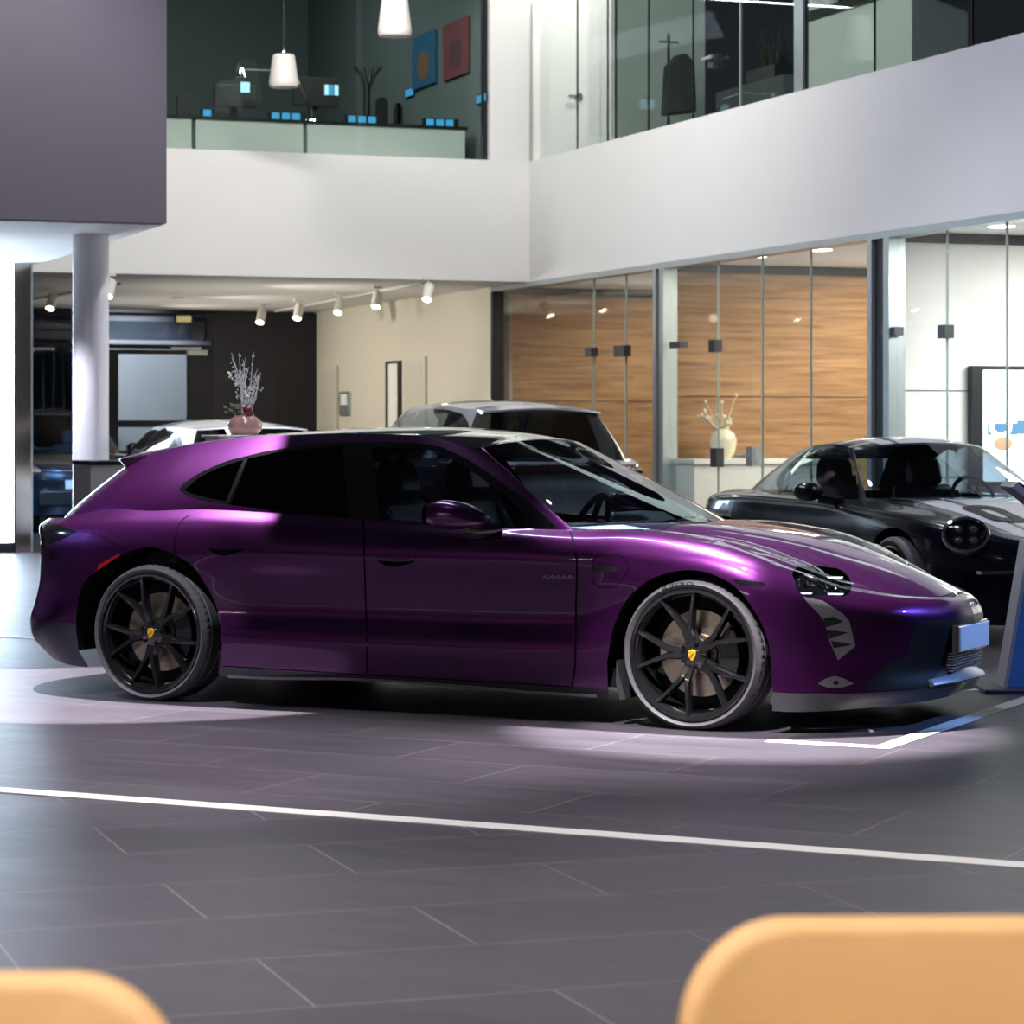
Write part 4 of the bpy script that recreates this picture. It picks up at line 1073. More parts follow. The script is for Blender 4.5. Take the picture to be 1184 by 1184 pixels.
RM = {}
RM['floor'] = tile_floor(); RM['wood'] = wood_wall()
RM['fascia'] = mat('white_plaster', (.78, .78, .77), .7, noise=.03, nscale=1.5)
RM['beige'] = mat('beige_plaster', (.62, .59, .50), .8, noise=.04, nscale=2)
RM['beige_leaf'] = mat('beige_door_leaf', (.56, .54, .47), .6)
RM['block'] = mat('mauve_plaster', (.19, .165, .19), .8, noise=.05, nscale=1)
RM['soffit'] = mat('soffit_white', (.74, .73, .70), .8)
RM['white'] = mat('white_paint', (.82, .82, .80), .6)
RM['column'] = mat('column_white', (.74, .72, .78), .45, coat=.3)
RM['line'] = mat('white_tape', (.80, .78, .75), .45)
RM['dark_wall'] = mat('dark_cladding', (.018, .017, .024), .5, noise=.2, nscale=6)
RM['dark_frame'] = mat('dark_frame', (.012, .012, .016), .35)
RM['alu'] = mat('aluminium_frame', (.50, .56, .58), .3, metal=.7)
RM['fitting'] = mat('patch_fitting', (.08, .085, .10), .35, metal=.6)
RM['pane'] = glass_mat('clear_pane', (.93, .96, .95), 1.35)
RM['pane_edge'] = mat('glass_edge', (.50, .58, .54), .25)
RM['upper_pane'] = glass_mat('grey_green_pane', (.80, .85, .83), 1.45)
RM['dark_pane'] = glass_mat('dark_pane', (.42, .48, .55), 1.6)
RM['office'] = mat('office_wall_grey_green', (.09, .11, .11), .8)
RM['office_light'] = mat('office_wall_light', (.46, .48, .46), .8)
RM['track'] = mat('track_white', (.7, .7, .68), .5)
RM['lamp'] = mat('lamp_housing', (.72, .70, .66), .45)
RM['lens'] = emit_mat('lamp_lens', (1, .93, .82), 12)
RM['down'] = emit_mat('downlight', (1, .95, .85), 14)
RM['shade'] = mat('pendant_shade', (.72, .70, .66), .5)
RM['screen'] = emit_mat('led_wall', (.62, .80, 1.0), 16)
RM['tvwhite'] = emit_mat('tv_picture', (.92, .96, 1.0), 3.2)
RM['tvblue'] = mat('tv_blue', (.06, .14, .24), .3, emit=(.10, .22, .40), es=1.0)
RM['tvtan'] = mat('tv_tan', (.3, .2, .12), .3, emit=(.5, .32, .2), es=1.0)
RM['cyan'] = emit_mat('cyan_glow', (.06, .45, .85), 1.1)
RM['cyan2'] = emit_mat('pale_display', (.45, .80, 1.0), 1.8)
RM['exit'] = mat('sign_face', (.5, .45, .22), .5, emit=(.9, .78, .35), es=.30)
RM['poster_blue'] = mat('poster_blue', (.012, .085, .17), .6); RM['poster_red'] = mat('poster_red', (.13, .030, .036), .6)
RM['poster_gold'] = mat('poster_gold', (.14, .08, .035), .6); RM['poster_dark'] = mat('poster_dark', (.07, .02, .03), .6)
RM['bronze_glass'] = mat('bronze_mirror', (.36, .30, .26), .12, metal=.9)
RM['orange'] = mat('tan_leather', (.83, .52, .26), .55, noise=.06, nscale=14, bump=.2, bscale=300)
RM['desk_white'] = mat('desk_white', (.80, .81, .78), .5); RM['black'] = mat('black_plastic', (.012, .012, .014), .4)
RM['plant'] = mat('plant_dark', (.02, .03, .022), .6); RM['twig'] = mat('silver_twig', (.72, .74, .78), .5); RM['leaf'] = mat('olive_leaf', (.07, .09, .05), .6)
RM['berry'] = mat('plum_berry', (.16, .02, .03), .25, coat=.5); RM['vase'] = mat('rose_glass_vase', (.38, .22, .20), .15, coat=.5, noise=.25, nscale=20)
RM['vase_pale'] = mat('pale_glass_vase', (.72, .66, .50), .2, coat=.4)
RM['coat'] = mat('grey_coat', (.035, .037, .04), .8); RM['outside'] = mat('pale_cladding', (.40, .42, .46), .7, noise=.1, nscale=2)
RM['sign_face'] = mat('sign_panel_blue_grey', (.08, .20, .55), .35); RM['sign_edge'] = mat('sign_edge', (.50, .45, .48), .35, metal=.4); RM['sign_base'] = mat('sign_base', (.03, .03, .04), .4)
RM['gap'] = mat('panel_gap', (.05, .03, .02), .7)
def sbox(name, a, b, m, bevel=0., kind='structure'):
    mb = MB(); mb.box(a, b); o = mb.build(name, RM[m], None, smooth=False, bevel=bevel); return struct(o, kind)
CZ = 2.75
def shell():
    mb = MB(); mb.box((-45, -45, -.1), (45, 45, 0)); o = mb.build('floor', RM['floor'], None, smooth=False); o['kind'] = 'structure'
    # floor tape lines (world axes follow the parked car)
    def tape(x0, y0, x1, y1):
        b = MB(); b.box((x0, y0, .0), (x1, y1, .003)); q = b.build('trim_1', RM['line'], None, smooth=False); q['kind'] = 'structure'
    tape(-8, -3.985, 14, -3.875); tape(3.36, -1.235, 3.93, -1.135); tape(3.84, -1.135, 3.93, 2.6); tape(-9, 1.99, -2.2, 2.08); tape(2.9, 1.38, 8, 1.47)
    # fascias of the upper floor
    sbox('wall_fascia_right', (0, -21, CZ), (.30, 0, 3.90), 'fascia')
    sbox('wall_fascia_left', (-13, 0, CZ), (.30, .25, 3.90), 'fascia')
    sbox('ceiling', (-13, .25, CZ), (0, 7.3, CZ + .12), 'soffit')
    sbox('wall_beige', (0, 1.0, 0), (.2, 7.3, CZ), 'beige')
    # projecting upper block on the left with a column below
    sbox('wall_block', (-14, -6.0, CZ), (-4.93, -1.35, 7.2), 'block')
    sbox('ceiling_block', (-14.0, -5.98, CZ - .012), (-4.95, -1.37, CZ - .001), 'soffit')
    p = on(105, 500, a=-4.9)
    mb = MB(); mb.lathe([(.128, 0), (.128, CZ - .013)], 48, 'z', Matrix.Translation((p.x, -4.9, 0))); struct(mb.build('trim_2', RM['column']))
    # back wall with entrance: dark frames, panes, cladding
    ya = 7.2
    B = lambda px, py: on(px, py, a=ya)
    def fr(name, px0, py0, px1, py1, m='dark_frame', d=.10, off=0.):
        p, q = B(px0, py0), B(px1, py1)
        return sbox(name, (p.x, ya - off, max(min(p.z, q.z), 0)), (q.x, ya + d, min(max(p.z, q.z), CZ - .001)), m)
    fr('wall_back', 247, 361, 366.5, 900, 'dark_wall'); fr('wall_back', 366.5, 361, 368.5, 900, 'dark_frame')
    fr('door_1', -200, 356, 247, 366); 
    f2 = [fr('door_1', -200, 394, 247, 404), fr('door_1', 124, 404, 137, 900), fr('door_1', 218, 404, 247, 900), fr('door_1', 239, 366, 247, 394), fr('door_1', 137, 404, 218, 410), fr('door_1', 84, 404, 92, 900), fr('door_1', -40, 404, -30, 900), fr('door_1', 137, 486, 218, 494)]
    p, q = B(-200, 366), B(239, 394); mb = MB(); mb.box((p.x, ya + .04, q.z), (q.x, ya + .05, p.z)); struct(mb.build('window_1', RM['dark_pane'], None, smooth=False))
    p, q = B(-200, 404), B(124, 900); mb = MB(); mb.box((p.x, ya + .04, 0), (q.x, ya + .05, p.z)); struct(mb.build('window_2', RM['dark_pane'], None, smooth=False))
    p, q = B(137, 410), B(218, 900); mb = MB(); mb.box((p.x, ya + .04, 0), (q.x, ya + .05, p.z)); struct(mb.build('window_3', RM['pane'], None, smooth=False))
    for (x0, y0, x1, y1) in ((197, 401.5, 232, 404.5), (216, 405, 239, 411), (116, 404, 124, 410), (35, 402, 63, 405)):
        fr('trim_3', x0, y0, x1, y1, 'alu', .02, .05)
    fr('door_2', 322, 430, 345, 900, 'dark_frame', .01, .012)
    # yard outside
    sbox('wall_outside', (-14, 13.0, 0), (2, 13.3, 6), 'outside')
    # doors, mirror and niche frames on the beige wall
    def onb(name, px0, py0, px1, py1, m, t=.02):
        p, q = on(px0, py0, b=0), on(px1, py1, b=0)
        return sbox(name, (-t, q.y, max(0, min(p.z, q.z))), (0.01, p.y, max(p.z, q.z)), m)
    onb('door_3', 372, 424, 392, 900, 'beige', .03); onb('door_3', 374, 428, 390, 900, 'beige_leaf', .034)
    onb('door_4', 468, 414, 494, 900, 'beige', .03); onb('door_4', 470.5, 418, 491.5, 900, 'beige_leaf', .034)
    # glazed shop fronts on the right
    posts = [(-3.02, -3.24), (-6.86, -7.18)]
    sbox('trim_4', (-.03, -21, CZ - .05), (.12, 1.0, CZ - .001), 'alu')
    sbox('trim_4', (-.03, .94, 0), (.09, .999, CZ - .05), 'dark_frame')
    for y0, y1 in posts:
        sbox('trim_4', (-.03, y1, 0), (.10, y1 + .085, CZ - .05), 'alu'); sbox('trim_4', (.0, y1 + .085, 0), (.08, y0 - .06, CZ - .05), 'dark_frame'); sbox('trim_4', (-.03, y0 - .06, 0), (.10, y0, CZ - .05), 'alu')
    js = [.94, -1.551, -2.292, -3.02, None, -3.24, -4.198, -5.015, -5.848, -6.766, -6.86, None, -7.18, -7.883, -8.66, -9.6, -10.6, -12.5, -15]
    k = 10
    for i in range(len(js) - 1):
        if js[i] is None or js[i + 1] is None: continue
        y1, y0 = js[i], js[i + 1]
        mb = MB(); mb.box((.030, y0 + .004, .02), (.042, y1 - .004, CZ - .05)); w = mb.build('window_%d' % k, RM['pane'], None, smooth=False); struct(w); k += 1
        mb = MB(); mb.box((.028, y0 - .004, .02), (.044, y0 + .004, CZ - .05)); struct(mb.build('trim_5', RM['pane_edge'], None, smooth=False))
    # rooms behind the glass
    sbox('wall_wood_panelled', (.10, 1.0, 0), (4.2, 1.15, CZ - .30 + .30), 'wood')
    for i, (a0, m) in enumerate(((-3.10, 'wood'), (-7.05, 'white'))):
        sbox('wall_partition', (.10, a0, 0), (4.2, a0 + .10, CZ), m)
        sbox('trim_6', (.12, a0 - .012, CZ - .075), (4.2, a0, CZ - .002), 'dark_frame')
    sbox('trim_6', (.12, .988, CZ - .075), (4.2, 1.0, CZ - .002), 'dark_frame')
    for a0 in (1.0, -3.10, -7.05):
        for z in (1.0, 1.62): sbox('trim_7', (.12, a0 - .004, z), (4.2, a0, z + .007), 'gap')
    sbox('ceiling_rooms', (.30, -16, CZ + .001), (4.3, 1.2, CZ + .1), 'white')
    sbox('wall_rooms_end', (4.2, -16, 0), (4.35, 1.2, CZ), 'white')
    # upper storey glazing and rooms
    mb = MB(); mb.box((-4.9, .10, 3.90), (-.41, .112, 7.2)); struct(mb.build('window_30', RM['upper_pane'], None, smooth=False))
    sbox('trim_8', (-.44, .08, 3.90), (-.395, .14, 7.2), 'dark_frame')
    sbox('wall_corner', (-.395, .0, 3.90), (-.0, .25, 7.2), 'fascia')
    js = [0, -.97, -1.70, -1.88, -2.62, -3.55, -4.47, -5.47, -5.62, -6.72, -8.1, -9.4, -11, -14]
    for i in range(len(js) - 1):
        mb = MB(); mb.box((.10, js[i + 1] + .005, 3.90), (.112, js[i] - .005, 7.2)); struct(mb.build('window_%d' % (31 + i), RM['upper_pane' if js[i] < -1.8 else 'pane'], None, smooth=False))
        if i > 0: mb = MB(); mb.box((.098, js[i] - .005, 3.90), (.114, js[i] + .005, 7.2)); struct(mb.build('trim_9', RM['pane_edge' if i in (6, 7) else 'dark_frame'], None, smooth=False))
    sbox('trim_9', (.08, -5.62, 3.90), (.13, -5.47, 7.2), 'alu')
    sbox('wall_corner', (.02, .20, 3.0), (1.0, .35, 7.2), 'fascia')
    sbox('wall_corner', (.13, -1.89, 3.0), (on(815, 50, a=-1.89).x, -1.72, 7.2), 'office_light')
    sbox('wall_office_back', (-13, 6.2, 3.0), (-.2, 6.4, 7.2), 'office'); sbox('wall_office_side', (-.40, .26, 3.0), (-.2, 6.2, 7.2), 'office')
    sbox('floor_upper', (-13, .25, 2.88), (-.2, 6.4, 3.0), 'office'); sbox('floor_upper', (.30, -20, 2.86), (6.3, .2, 3.0), 'office')
    sbox('wall_office_far', (6.0, -20, 3.0), (6.2, .35, 7.2), 'office'); sbox('ceiling_upper', (-13, .14, 7.2), (0, 6.4, 7.3), 'office'); sbox('ceiling_upper', (.0, -20, 7.2), (6.2, .35, 7.3), 'office')
    # door leaf behind the upper glass
    p, q = on(599, 6, a=.20), on(690, 330, a=.20)
    sbox('door_5', (.10, .175, 3.0), (.80, .20, on(640, 6, a=.19).z), 'white')
def place_cars():
    MT['navy'] = mat('dark_navy_paint', (.003, .004, .010), .25, coat=.6, spec=.3)
    MT['silver_paint'] = flake_paint('silver_grey_paint', (.42, .41, .44), .35, .6)
    MT['white_paint_car'] = mat('white_car_paint', (.80, .82, .85), .3, coat=1.)
    MT['dark_paint'] = flake_paint('dark_blue_grey_paint', (.012, .016, .024), .3, .4)
    MT['stripe'] = mat('light_grey_stripe', (.50, .50, .54), .35, coat=1.)
    MT['rear_tint'] = glass_mat('rear_tint', (.09, .095, .10))
    hz = math.atan2(-Aax[1], -Aax[0]); az = math.atan2(Aax[1], Aax[0])
    # dark coupe on the right
    P = at_depth(1117, 626, 16.7); c, s_ = math.cos(hz), math.sin(hz); lx, ly = 3.11, -.73
    loc = (P[0] - (c * lx - s_ * ly), P[1] - (s_ * lx + c * ly), 0)
    sp = dict(COUPE)
    st = []
    for y0, y1 in ((-.34, -.24), (-.20, .0001)):
        st.append(([(.05, y0), (1.36, y0), (1.36, y1), (.05, y1)], 'stripe', 'cap', xy))
        st.append(([(1.6, y0 * 1.35), (3.5, y0 * 1.15), (3.5, y1 * 1.15), (1.6, y1 * 1.35)], 'stripe', 'hood', xy))
    sp['extra'] = st
    sp['mates'] = dict(sp['mates'])
    car, g = bg_car('car', 'dark navy coupe with pale racing stripes over the bonnet and roof', sp, 'navy', loc, hz)
    for s2 in (1, -1):   # round headlamps with four light points
        q = Vector((.78, -.46 * s2, .42)).normalized(); Mx = Matrix.Translation((3.115, -.735 * s2, .69)) @ q.to_track_quat('Z', 'Y').to_matrix().to_4x4() @ Matrix.Diagonal((1.12, .92, 1, 1))
        b = MB(); b.lathe([(.125, -.06), (.135, .0), (.130, .016), (.116, .020), (.112, .012)], 36, 'z', Mx); hl = b.build('headlight', MT['chrome'], car)
        b = MB(); b.lathe([(0, -.004), (.112, -.002), (.114, .012)], 36, 'z', Mx); b.build('lamp_bowl', MT['gloss_black'], hl)
        for k in range(4):
            a = math.pi / 4 + k * math.pi / 2
            b = MB(); b.lathe([(.024, -.004), (.027, .012), (.018, .014), (.012, .006), (0, .012)], 16, 'z', Mx @ Matrix.Translation((.058 * math.cos(a), .058 * math.sin(a), 0))); b.build('lamp_unit', MT['chrome'], hl)
        b = MB(); b.lathe([(.114, .012), (.09, .032), (.05, .044), (0, .048)], 36, 'z', Mx); b.build('headlight_lens', MT['lens_dark'], hl)
        b = MB(); b.box((3.25, -.74 * s2, .455), (3.31, -.42 * s2, .475)); b.build('running_light', MT['chrome'], car)
    # race number shapes on the bonnet
    for (x0, x1, yy) in ((2.35, 2.85, -.36), (2.35, 2.85, .12)):
        out = rrect(x0, yy, x1, yy + .26, .10); inn = rrect(x0 + .11, yy + .085, x1 - .11, yy + .175, .035)
        V = []; n = len(out)
        for x, y in out + inn:
            zq = surf_z(g['hood'], x, y)[2]; V.append((x, y, zq + .006))
        F = [(i, (i + 1) % n, n + (i + 1) % n, n + i) for i in range(n)]
        mesh_obj('bonnet_number', V, F, MT['black'], car, False)
    b = MB(); b.box((.55, -.22, .86), (.60, -.17, 1.02)); b.build('seat_belt', MT['red_lens'], car)
    b = MB(); b.box((3.40, -.55, .20), (3.45, .55, .34)); b.build('front_grille', MT['grille'], car, bevel=.01)
    # silver SUV seen from behind
    sp = dict(SUV)
    sp['extra'] = [([(-.95, .98), (-.5, .98), (-.5, 1.06), (-.95, 1.04)], 'tail_lamp', 'rib', xz), ([(-.2, -.5), (1.2, -.5), (1.2, .1), (-.2, .1)], 'glass_roof', 'cap', xy)]
    P = at_depth(606, 494, 23.4)
    car, g = bg_car('car', 'silver grey SUV with dark rear window parked behind the purple car', sp, 'silver_paint', (P[0], P[1], 0), az)
    b = MB(); n = 14; V = []
    for i in range(n + 1):
        h = -.54 + 1.08 * i / n; t = abs(h) / .54
        V += [(-.36 + .06 * t * t, h, 1.545 - .03 * t * t), (-.54 + .10 * t**2.2, h, 1.525 - .03 * t * t), (-.54 + .10 * t**2.2, h, 1.51 - .03 * t * t), (-.42 + .06 * t * t, h, 1.50 - .03 * t * t)]
    F = [(i * 4 + k, i * 4 + (k + 1) % 4, (i + 1) * 4 + (k + 1) % 4, (i + 1) * 4 + k) for i in range(n) for k in range(4)] + [(0, 1, 2, 3), tuple(n * 4 + k for k in (3, 2, 1, 0))]
    b.add(V, F); b.build('roof_spoiler', MT['silver_paint'], car)
    b = MB(); b.box((-.86, -.06, 1.075), (-.82, .40, 1.10)); b.build('rear_wiper', MT['black'], car, bevel=.008)
    b = MB(); b.box((-.955, -.72, .965), (-.90, .72, 1.0)); b.build('rear_light_bar', MT['smoked_lens'], car, bevel=.01)
    # white car farther left
    sp = dict(SALOON); sp['extra'] = [([(-1.1, .78), (-.6, .80), (-.6, .88), (-1.1, .86)], 'tail_lamp', 'rib', xz)]
    P = at_depth(285, 494, 24.6)
    car, g = bg_car('car', 'white low car with dark windows in front of the dark cladding', sp, 'white_paint_car', (P[0], P[1], 0), az)
    # dark SUV by the entrance
    sp = dict(SUV); sp['extra'] = []; sp['swm'] = 'privacy'; sp['rwm'] = 'privacy'
    c, s_ = math.cos(hz), math.sin(hz)
    P = at_depth(98, 494, 34.2)
    car, g = bg_car('car', 'dark SUV facing the camera behind the white column by the entrance', sp, 'dark_paint', (P[0] - c * 3.7, P[1] - s_ * 3.7, 0), hz)
    for s2 in (1, -1):
        b = MB(); b.sphere((3.50, -.66 * s2, .80), (.14, .20, .075), 20, 10); b.build('headlight', MT['chrome'], car)
    b = MB(); b.box((3.68, -.6, .36), (3.75, .6, .56)); b.build('front_grille', MT['grille'], car, bevel=.02)
    b = MB(); b.box((3.74, -.26, .58), (3.765, .26, .69)); b.build('number_plate', MT['plate'], car)
def spot_lamp(px, py, zc, label, aim=(-.3, -.2, -1)):
    """track spotlight hanging from the soffit"""
    p = on(px, py, z=zc - .14)
    t = BT('track_spotlight', p.x, p.y, CZ, label, 'spotlight', 'track spotlights under the gallery')
    b = MB(); b.tube([(p.x, p.y, CZ - .02), (p.x, p.y, p.z + .02)], .010, 8); b.box((p.x - .05, p.y - .02, CZ - .025), (p.x + .05, p.y + .02, CZ - .004)); t.part('bracket', b, 'track')
    d = Vector(aim).normalized(); q = d.to_track_quat('Z', 'Y').to_matrix().to_4x4()
    M = Matrix.Translation((p.x, p.y, p.z)) @ q
    b = MB(); b.lathe([(0, -.085), (.042, -.085), (.048, -.075), (.048, .085), (.042, .088)], 20, 'z', M); h = t.part('lamp_head', b, 'lamp')
    b = MB(); b.lathe([(.042, .080), (0, .080)], 20, 'z', M); t.part('lamp_lens', b, 'lens', parent=h)
def things():
    # --- track lights
    sp = [(302, 366, 'white track spotlight above the left end of the dark cladding, nearest the corner sign'), (345, 361, 'white track spotlight second along the right track, over the dark cladding edge'), (392, 354, 'white track spotlight third along the right track'),
          (436, 347, 'white track spotlight fourth along the right track'), (495, 338, 'white track spotlight nearest the glass corner at the end of the right track'), (60, 349, 'white track spotlight left of the white column'), (127, 334, 'white track spotlight half hidden behind the white column')]
    sp[0] = (302, 366, 'white track spotlight farthest along the right track, against the dark cladding')
    for px, py, lb in sp: spot_lamp(px, py, CZ, lb, (-.35, -.55, -.9))
    for x0, y0, x1, y1, lb in ((318, 358.3, 489, 324.6, 'thin ceiling track carrying five white spotlights'), (20, 347, 140, 326, 'thin ceiling track beside the white column')):
        p, q = on(x0, y0, z=CZ), on(x1, y1, z=CZ); b = MB(); b.tube([(p.x, p.y, CZ - .018), (q.x, q.y, CZ - .018)], .012, 6); bsolo('light_track', b, 'track', lb, 'light track')
    p = on(205, 344, z=CZ); b = MB(); b.lathe([(0, -.02), (.05, -.02), (.07, -.002)], 16, 'z', Matrix.Translation((p.x, p.y, CZ))); bsolo('smoke_detector', b, 'track', 'small round detector on the gallery soffit', 'detector')
    p, q = on(203, 364, a=7.1), on(222, 373.5, a=7.1); t = BT('exit_sign', (p.x + q.x) / 2, 7.1, p.z, 'small pale yellow lit sign above the entrance doors', 'sign')
    t.box('sign_box', (p.x, 7.1, q.z), (q.x, 7.18, p.z), 'black'); t.box('sign_face', (p.x + .01, 7.095, q.z + .01), (q.x - .01, 7.1, p.z - .01), 'exit')
    # --- beige wall: tall mirror panel and info board
    p, q = on(446, 418, b=-.03), on(464, 500, b=-.03); t = BT('wall_mirror', 0, (p.y + q.y) / 2, p.z, 'tall narrow pale panel in a dark frame on the beige wall', 'panel')
    t.box('frame', (-.035, q.y, .55), (-.001, p.y, p.z), 'dark_frame'); t.box('panel_face', (-.04, q.y + .12, .6), (-.035, p.y - .12, p.z - .03), 'desk_white')
    p, q = on(393, 453, b=-.02), on(404, 480, b=-.02); t = BT('notice_board', 0, (p.y + q.y) / 2, p.z, 'small grey notice board on the beige wall left of the tall panel', 'board')
    t.box('board', (-.03, q.y, q.z), (-.001, p.y, p.z), 'alu'); t.box('notice_sheet', (-.032, q.y + .06, q.z + .12), (-.03, p.y - .06, p.z - .03), 'white')
    # --- LED wall at the far left
    a0 = -1.46; p, q = on(-95, 306, a=a0), on(15.5, 640, a=a0)
    t = BT('led_screen', (p.x + q.x) / 2, a0, 0, 'tall glowing blue-white screen wall at the left edge', 'screen')
    t.box('screen_face', (p.x, a0 - .012, .40), (q.x, a0 - .001, CZ - .02), 'screen'); t.box('screen_housing', (p.x, a0, .33), (q.x, a0 + .08, CZ - .015), 'black'); t.box('screen_foot', (p.x, a0, 0), (q.x, a0 + .08, .33), 'black')
    p, q = on(18, 306, a=a0), on(36, 640, a=a0); t = BT('mirror_fin', (p.x + q.x) / 2, a0, 0, 'tall bronze mirrored fin beside the glowing screen', 'panel')
    t.box('fin', (p.x, a0, 0), (q.x, a0 + .12, CZ - .015), 'bronze_glass'); t.box('edge_trim', (q.x, a0 - .01, 0), (q.x + .012, a0 + .12, CZ - .015), 'alu')
    # --- white counter near the column
    P = at_depth(122, 533, 19.0); t = empty('reception_counter', (P[0], P[1], 0), RZB, 'white counter block behind the tail of the purple car', 'counter')
    b = MB(); b.box((-.11, -.02, .02), (.55, .6, P[2] - .03)); b.build('body', RM['white'], t, smooth=False); b = MB(); b.box((-.12, -.03, P[2] - .03), (.56, .61, P[2])); b.build('worktop', RM['black'], t, smooth=False, bevel=.004)
    # --- plinth with vase of dried twigs
    d = 18.0; P = at_depth(283, 503, d)
    t = empty('plinth', (P[0], P[1], 0), RZB, 'white display plinth under the vase of silvery twigs', 'plinth')
    b = MB(); b.box((-.22, -.22, .04), (.22, .22, P[2] - .02)); b.build('body', RM['white'], t, smooth=False, bevel=.006); b = MB(); b.box((-.24, -.24, P[2] - .02), (.24, .24, P[2])); b.build('plinth_top', RM['white'], t, smooth=False, bevel=.004); b = MB(); b.box((-.2, -.2, 0), (.2, .2, .04)); b.build('plinth_base', RM['black'], t, smooth=False)
    v = empty('vase', (P[0], P[1], P[2]), 0, 'round rose-coloured vase of silvery dried twigs behind the purple car roof', 'vase')
    b = MB(); b.lathe([(0, .0), (.08, .0), (.112, .035), (.118, .07), (.10, .105), (.07, .125), (.06, .135), (.068, .142), (.055, .142), (.05, .13), (.0, .10)], 32, 'z'); b.build('bowl', RM['vase'], v)
    r = random.Random(3)
    b = MB()
    for k in range(22):
        x = r.uniform(-.10, .12); h = r.uniform(.16, .44); bend = r.uniform(-.05, .05); y = r.uniform(-.06, .06)
        b.tube([(x * .2, y * .2, .12), (x * .5 + bend, y * .6, .12 + h * .5), (x + bend * .3, y, .12 + h)], [.0035, .003, .0015], 5)
        for q in range(3):
            u = r.uniform(.55, 1); b.sphere((x * u + r.uniform(-.012, .012), y * u, .12 + h * u), r.uniform(.004, .008), 6, 4)
    b.build('twigs', RM['twig'], v)
    b = MB()
    for k in range(46):
        u = k / 46; x = -.02 + .06 * math.sin(u * 5) + r.uniform(-.03, .03) - .03 * u; z = .16 + .26 * u; a = r.uniform(0, 6.28)
        y = r.uniform(-.03, .03); l = .03
        b.add([(x, y, z), (x + l * math.cos(a) * .4 + .008, y + .006, z + l * .5), (x + l * math.cos(a), y, z + l * .7), (x + l * math.cos(a) * .4 - .008, y - .006, z + l * .45)], [(0, 1, 2, 3)])
    b.build('silver_leaves', RM['twig'], v)
    b = MB()
    for k in range(40):
        a = r.uniform(2.4, 4.4); rr = r.uniform(.02, .15); x = rr * math.cos(a); z = .14 + r.uniform(0, .06); y = r.uniform(-.05, .05)
        b.add([(x, y, z), (x + .012, y + .01, z + .01), (x - .02, y, z + .022), (x - .01, y - .01, z + .004)], [(0, 1, 2, 3)])
    b.build('foliage', RM['leaf'], v)
    b = MB(); b.sphere((.045, -.03, .165), .034, 16, 10); b.build('berry', RM['berry'], v)
    # --- glass door fittings on the shop front
    fits = [(678, 402, 685, 412, 'first'), (711, 400, 723, 412, 'second'), (776, 396, 788, 402, 'third'), (821, 393, 828, 407, 'fourth'), (823, 518, 830, 540, 'low'), (1021, 379, 1037, 388, 'fifth'), (1086, 376, 1095, 391, 'sixth')]
    lbs = ['dark patch fitting on the glass joint of the leftmost wood room', 'dark patch fitting right of the first, on the leftmost glass front', 'dark flat patch fitting just right of the first aluminium post', 'dark patch fitting on the first joint right of the aluminium post', 'dark lock fitting low on the glass in front of the white desk', 'dark flat patch fitting on the second aluminium post', 'dark patch fitting on glass of the white room']
    for (x0, y0, x1, y1, n), lb in zip(fits, lbs):
        p, q = on(x0, y0, b=.0), on(x1, y1, b=.0)
        b = MB(); b.box((-.015, min(p.y, q.y), q.z), (.055, max(p.y, q.y), p.z)); bsolo('patch_fitting', b, 'fitting', lb, 'fitting', 'glass door fittings', smooth=False)
    p = on(869, 527, b=.0); t = BT('door_handle', 0, p.y, p.z, 'silver lever handle on the glass door in front of the wood wall', 'handle', None)
    t.box('plate', (-.02, p.y - .05, p.z - .08), (.06, p.y + .06, p.z + .07), 'alu'); b = MB(); b.tube([(-.05, p.y, p.z), (-.05, p.y + .17, p.z)], .012, 8); t.part('lever', b, 'alu')
    p = on(669, 112, a=.165); t = BT('door_handle', p.x, p.y, p.z, 'chrome lever handle with key on the white upper door', 'handle')
    b = MB(); b.lathe([(0, .03), (.035, .03), (.035, .0)], 16, 'y', Matrix.Translation((p.x, p.y - .02, p.z))); b.tube([(p.x, p.y - .04, p.z), (p.x - .12, p.y - .04, p.z)], .012, 8); t.part('lever', b, MT['bolt'])
    p = on(821, 70, b=.06); t = BT('door_handle', .06, p.y, p.z, 'metal knob fitting on the dark upper glass', 'handle'); t.box('plate', (.06, p.y - .05, p.z - .06), (.14, p.y + .05, p.z + .05), 'fitting', .01); b = MB(); b.tube([(.03, p.y - .09, p.z + .02), (.03, p.y + .09, p.z + .02)], .012, 8); t.part('lever', b, 'alu')
    # --- white desk and vase in the wood room
    ad = -3.62; p, q = on(803, 531, a=ad), on(962, 531, a=ad)
    t = BT('desk', (p.x + q.x) / 2, ad, 0, 'white desk in front of the wood-panelled wall behind glass', 'desk')
    t.box('front_panel', (p.x, ad, 0), (q.x, ad + .04, p.z - .04), 'desk_white'); t.box('side_panel', (p.x, ad + .04, 0), (p.x + .04, ad + .40, p.z - .04), 'desk_white'); t.box('desk_top', (p.x - .01, ad - .02, p.z - .04), (q.x + .02, ad + .42, p.z), 'desk_white')
    w = on(836, 528, a=ad + .22); t = BT('vase', w.x, ad + .22, p.z, 'pale glass vase with dried flowers on the white desk', 'vase')
    b = MB(); b.lathe([(0, 0), (.06, 0), (.10, .05), (.12, .15), (.10, .21), (.05, .25), (.06, .28), (.04, .28)], 24, 'z', Matrix.Translation((w.x, ad + .22, p.z))); t.part('bowl', b, 'vase_pale')
    b = MB()
    for k in range(16):
        x, y, h = r.uniform(-.2, .2), r.uniform(-.1, .1), r.uniform(.30, .55)
        b.tube([(w.x, ad + .22, p.z + .2), (w.x + x, ad + .22 + y, p.z + h)], .005, 5); b.sphere((w.x + x, ad + .22 + y, p.z + h), .02, 6, 4)
    t.part('dried_flowers', b, 'vase_pale')
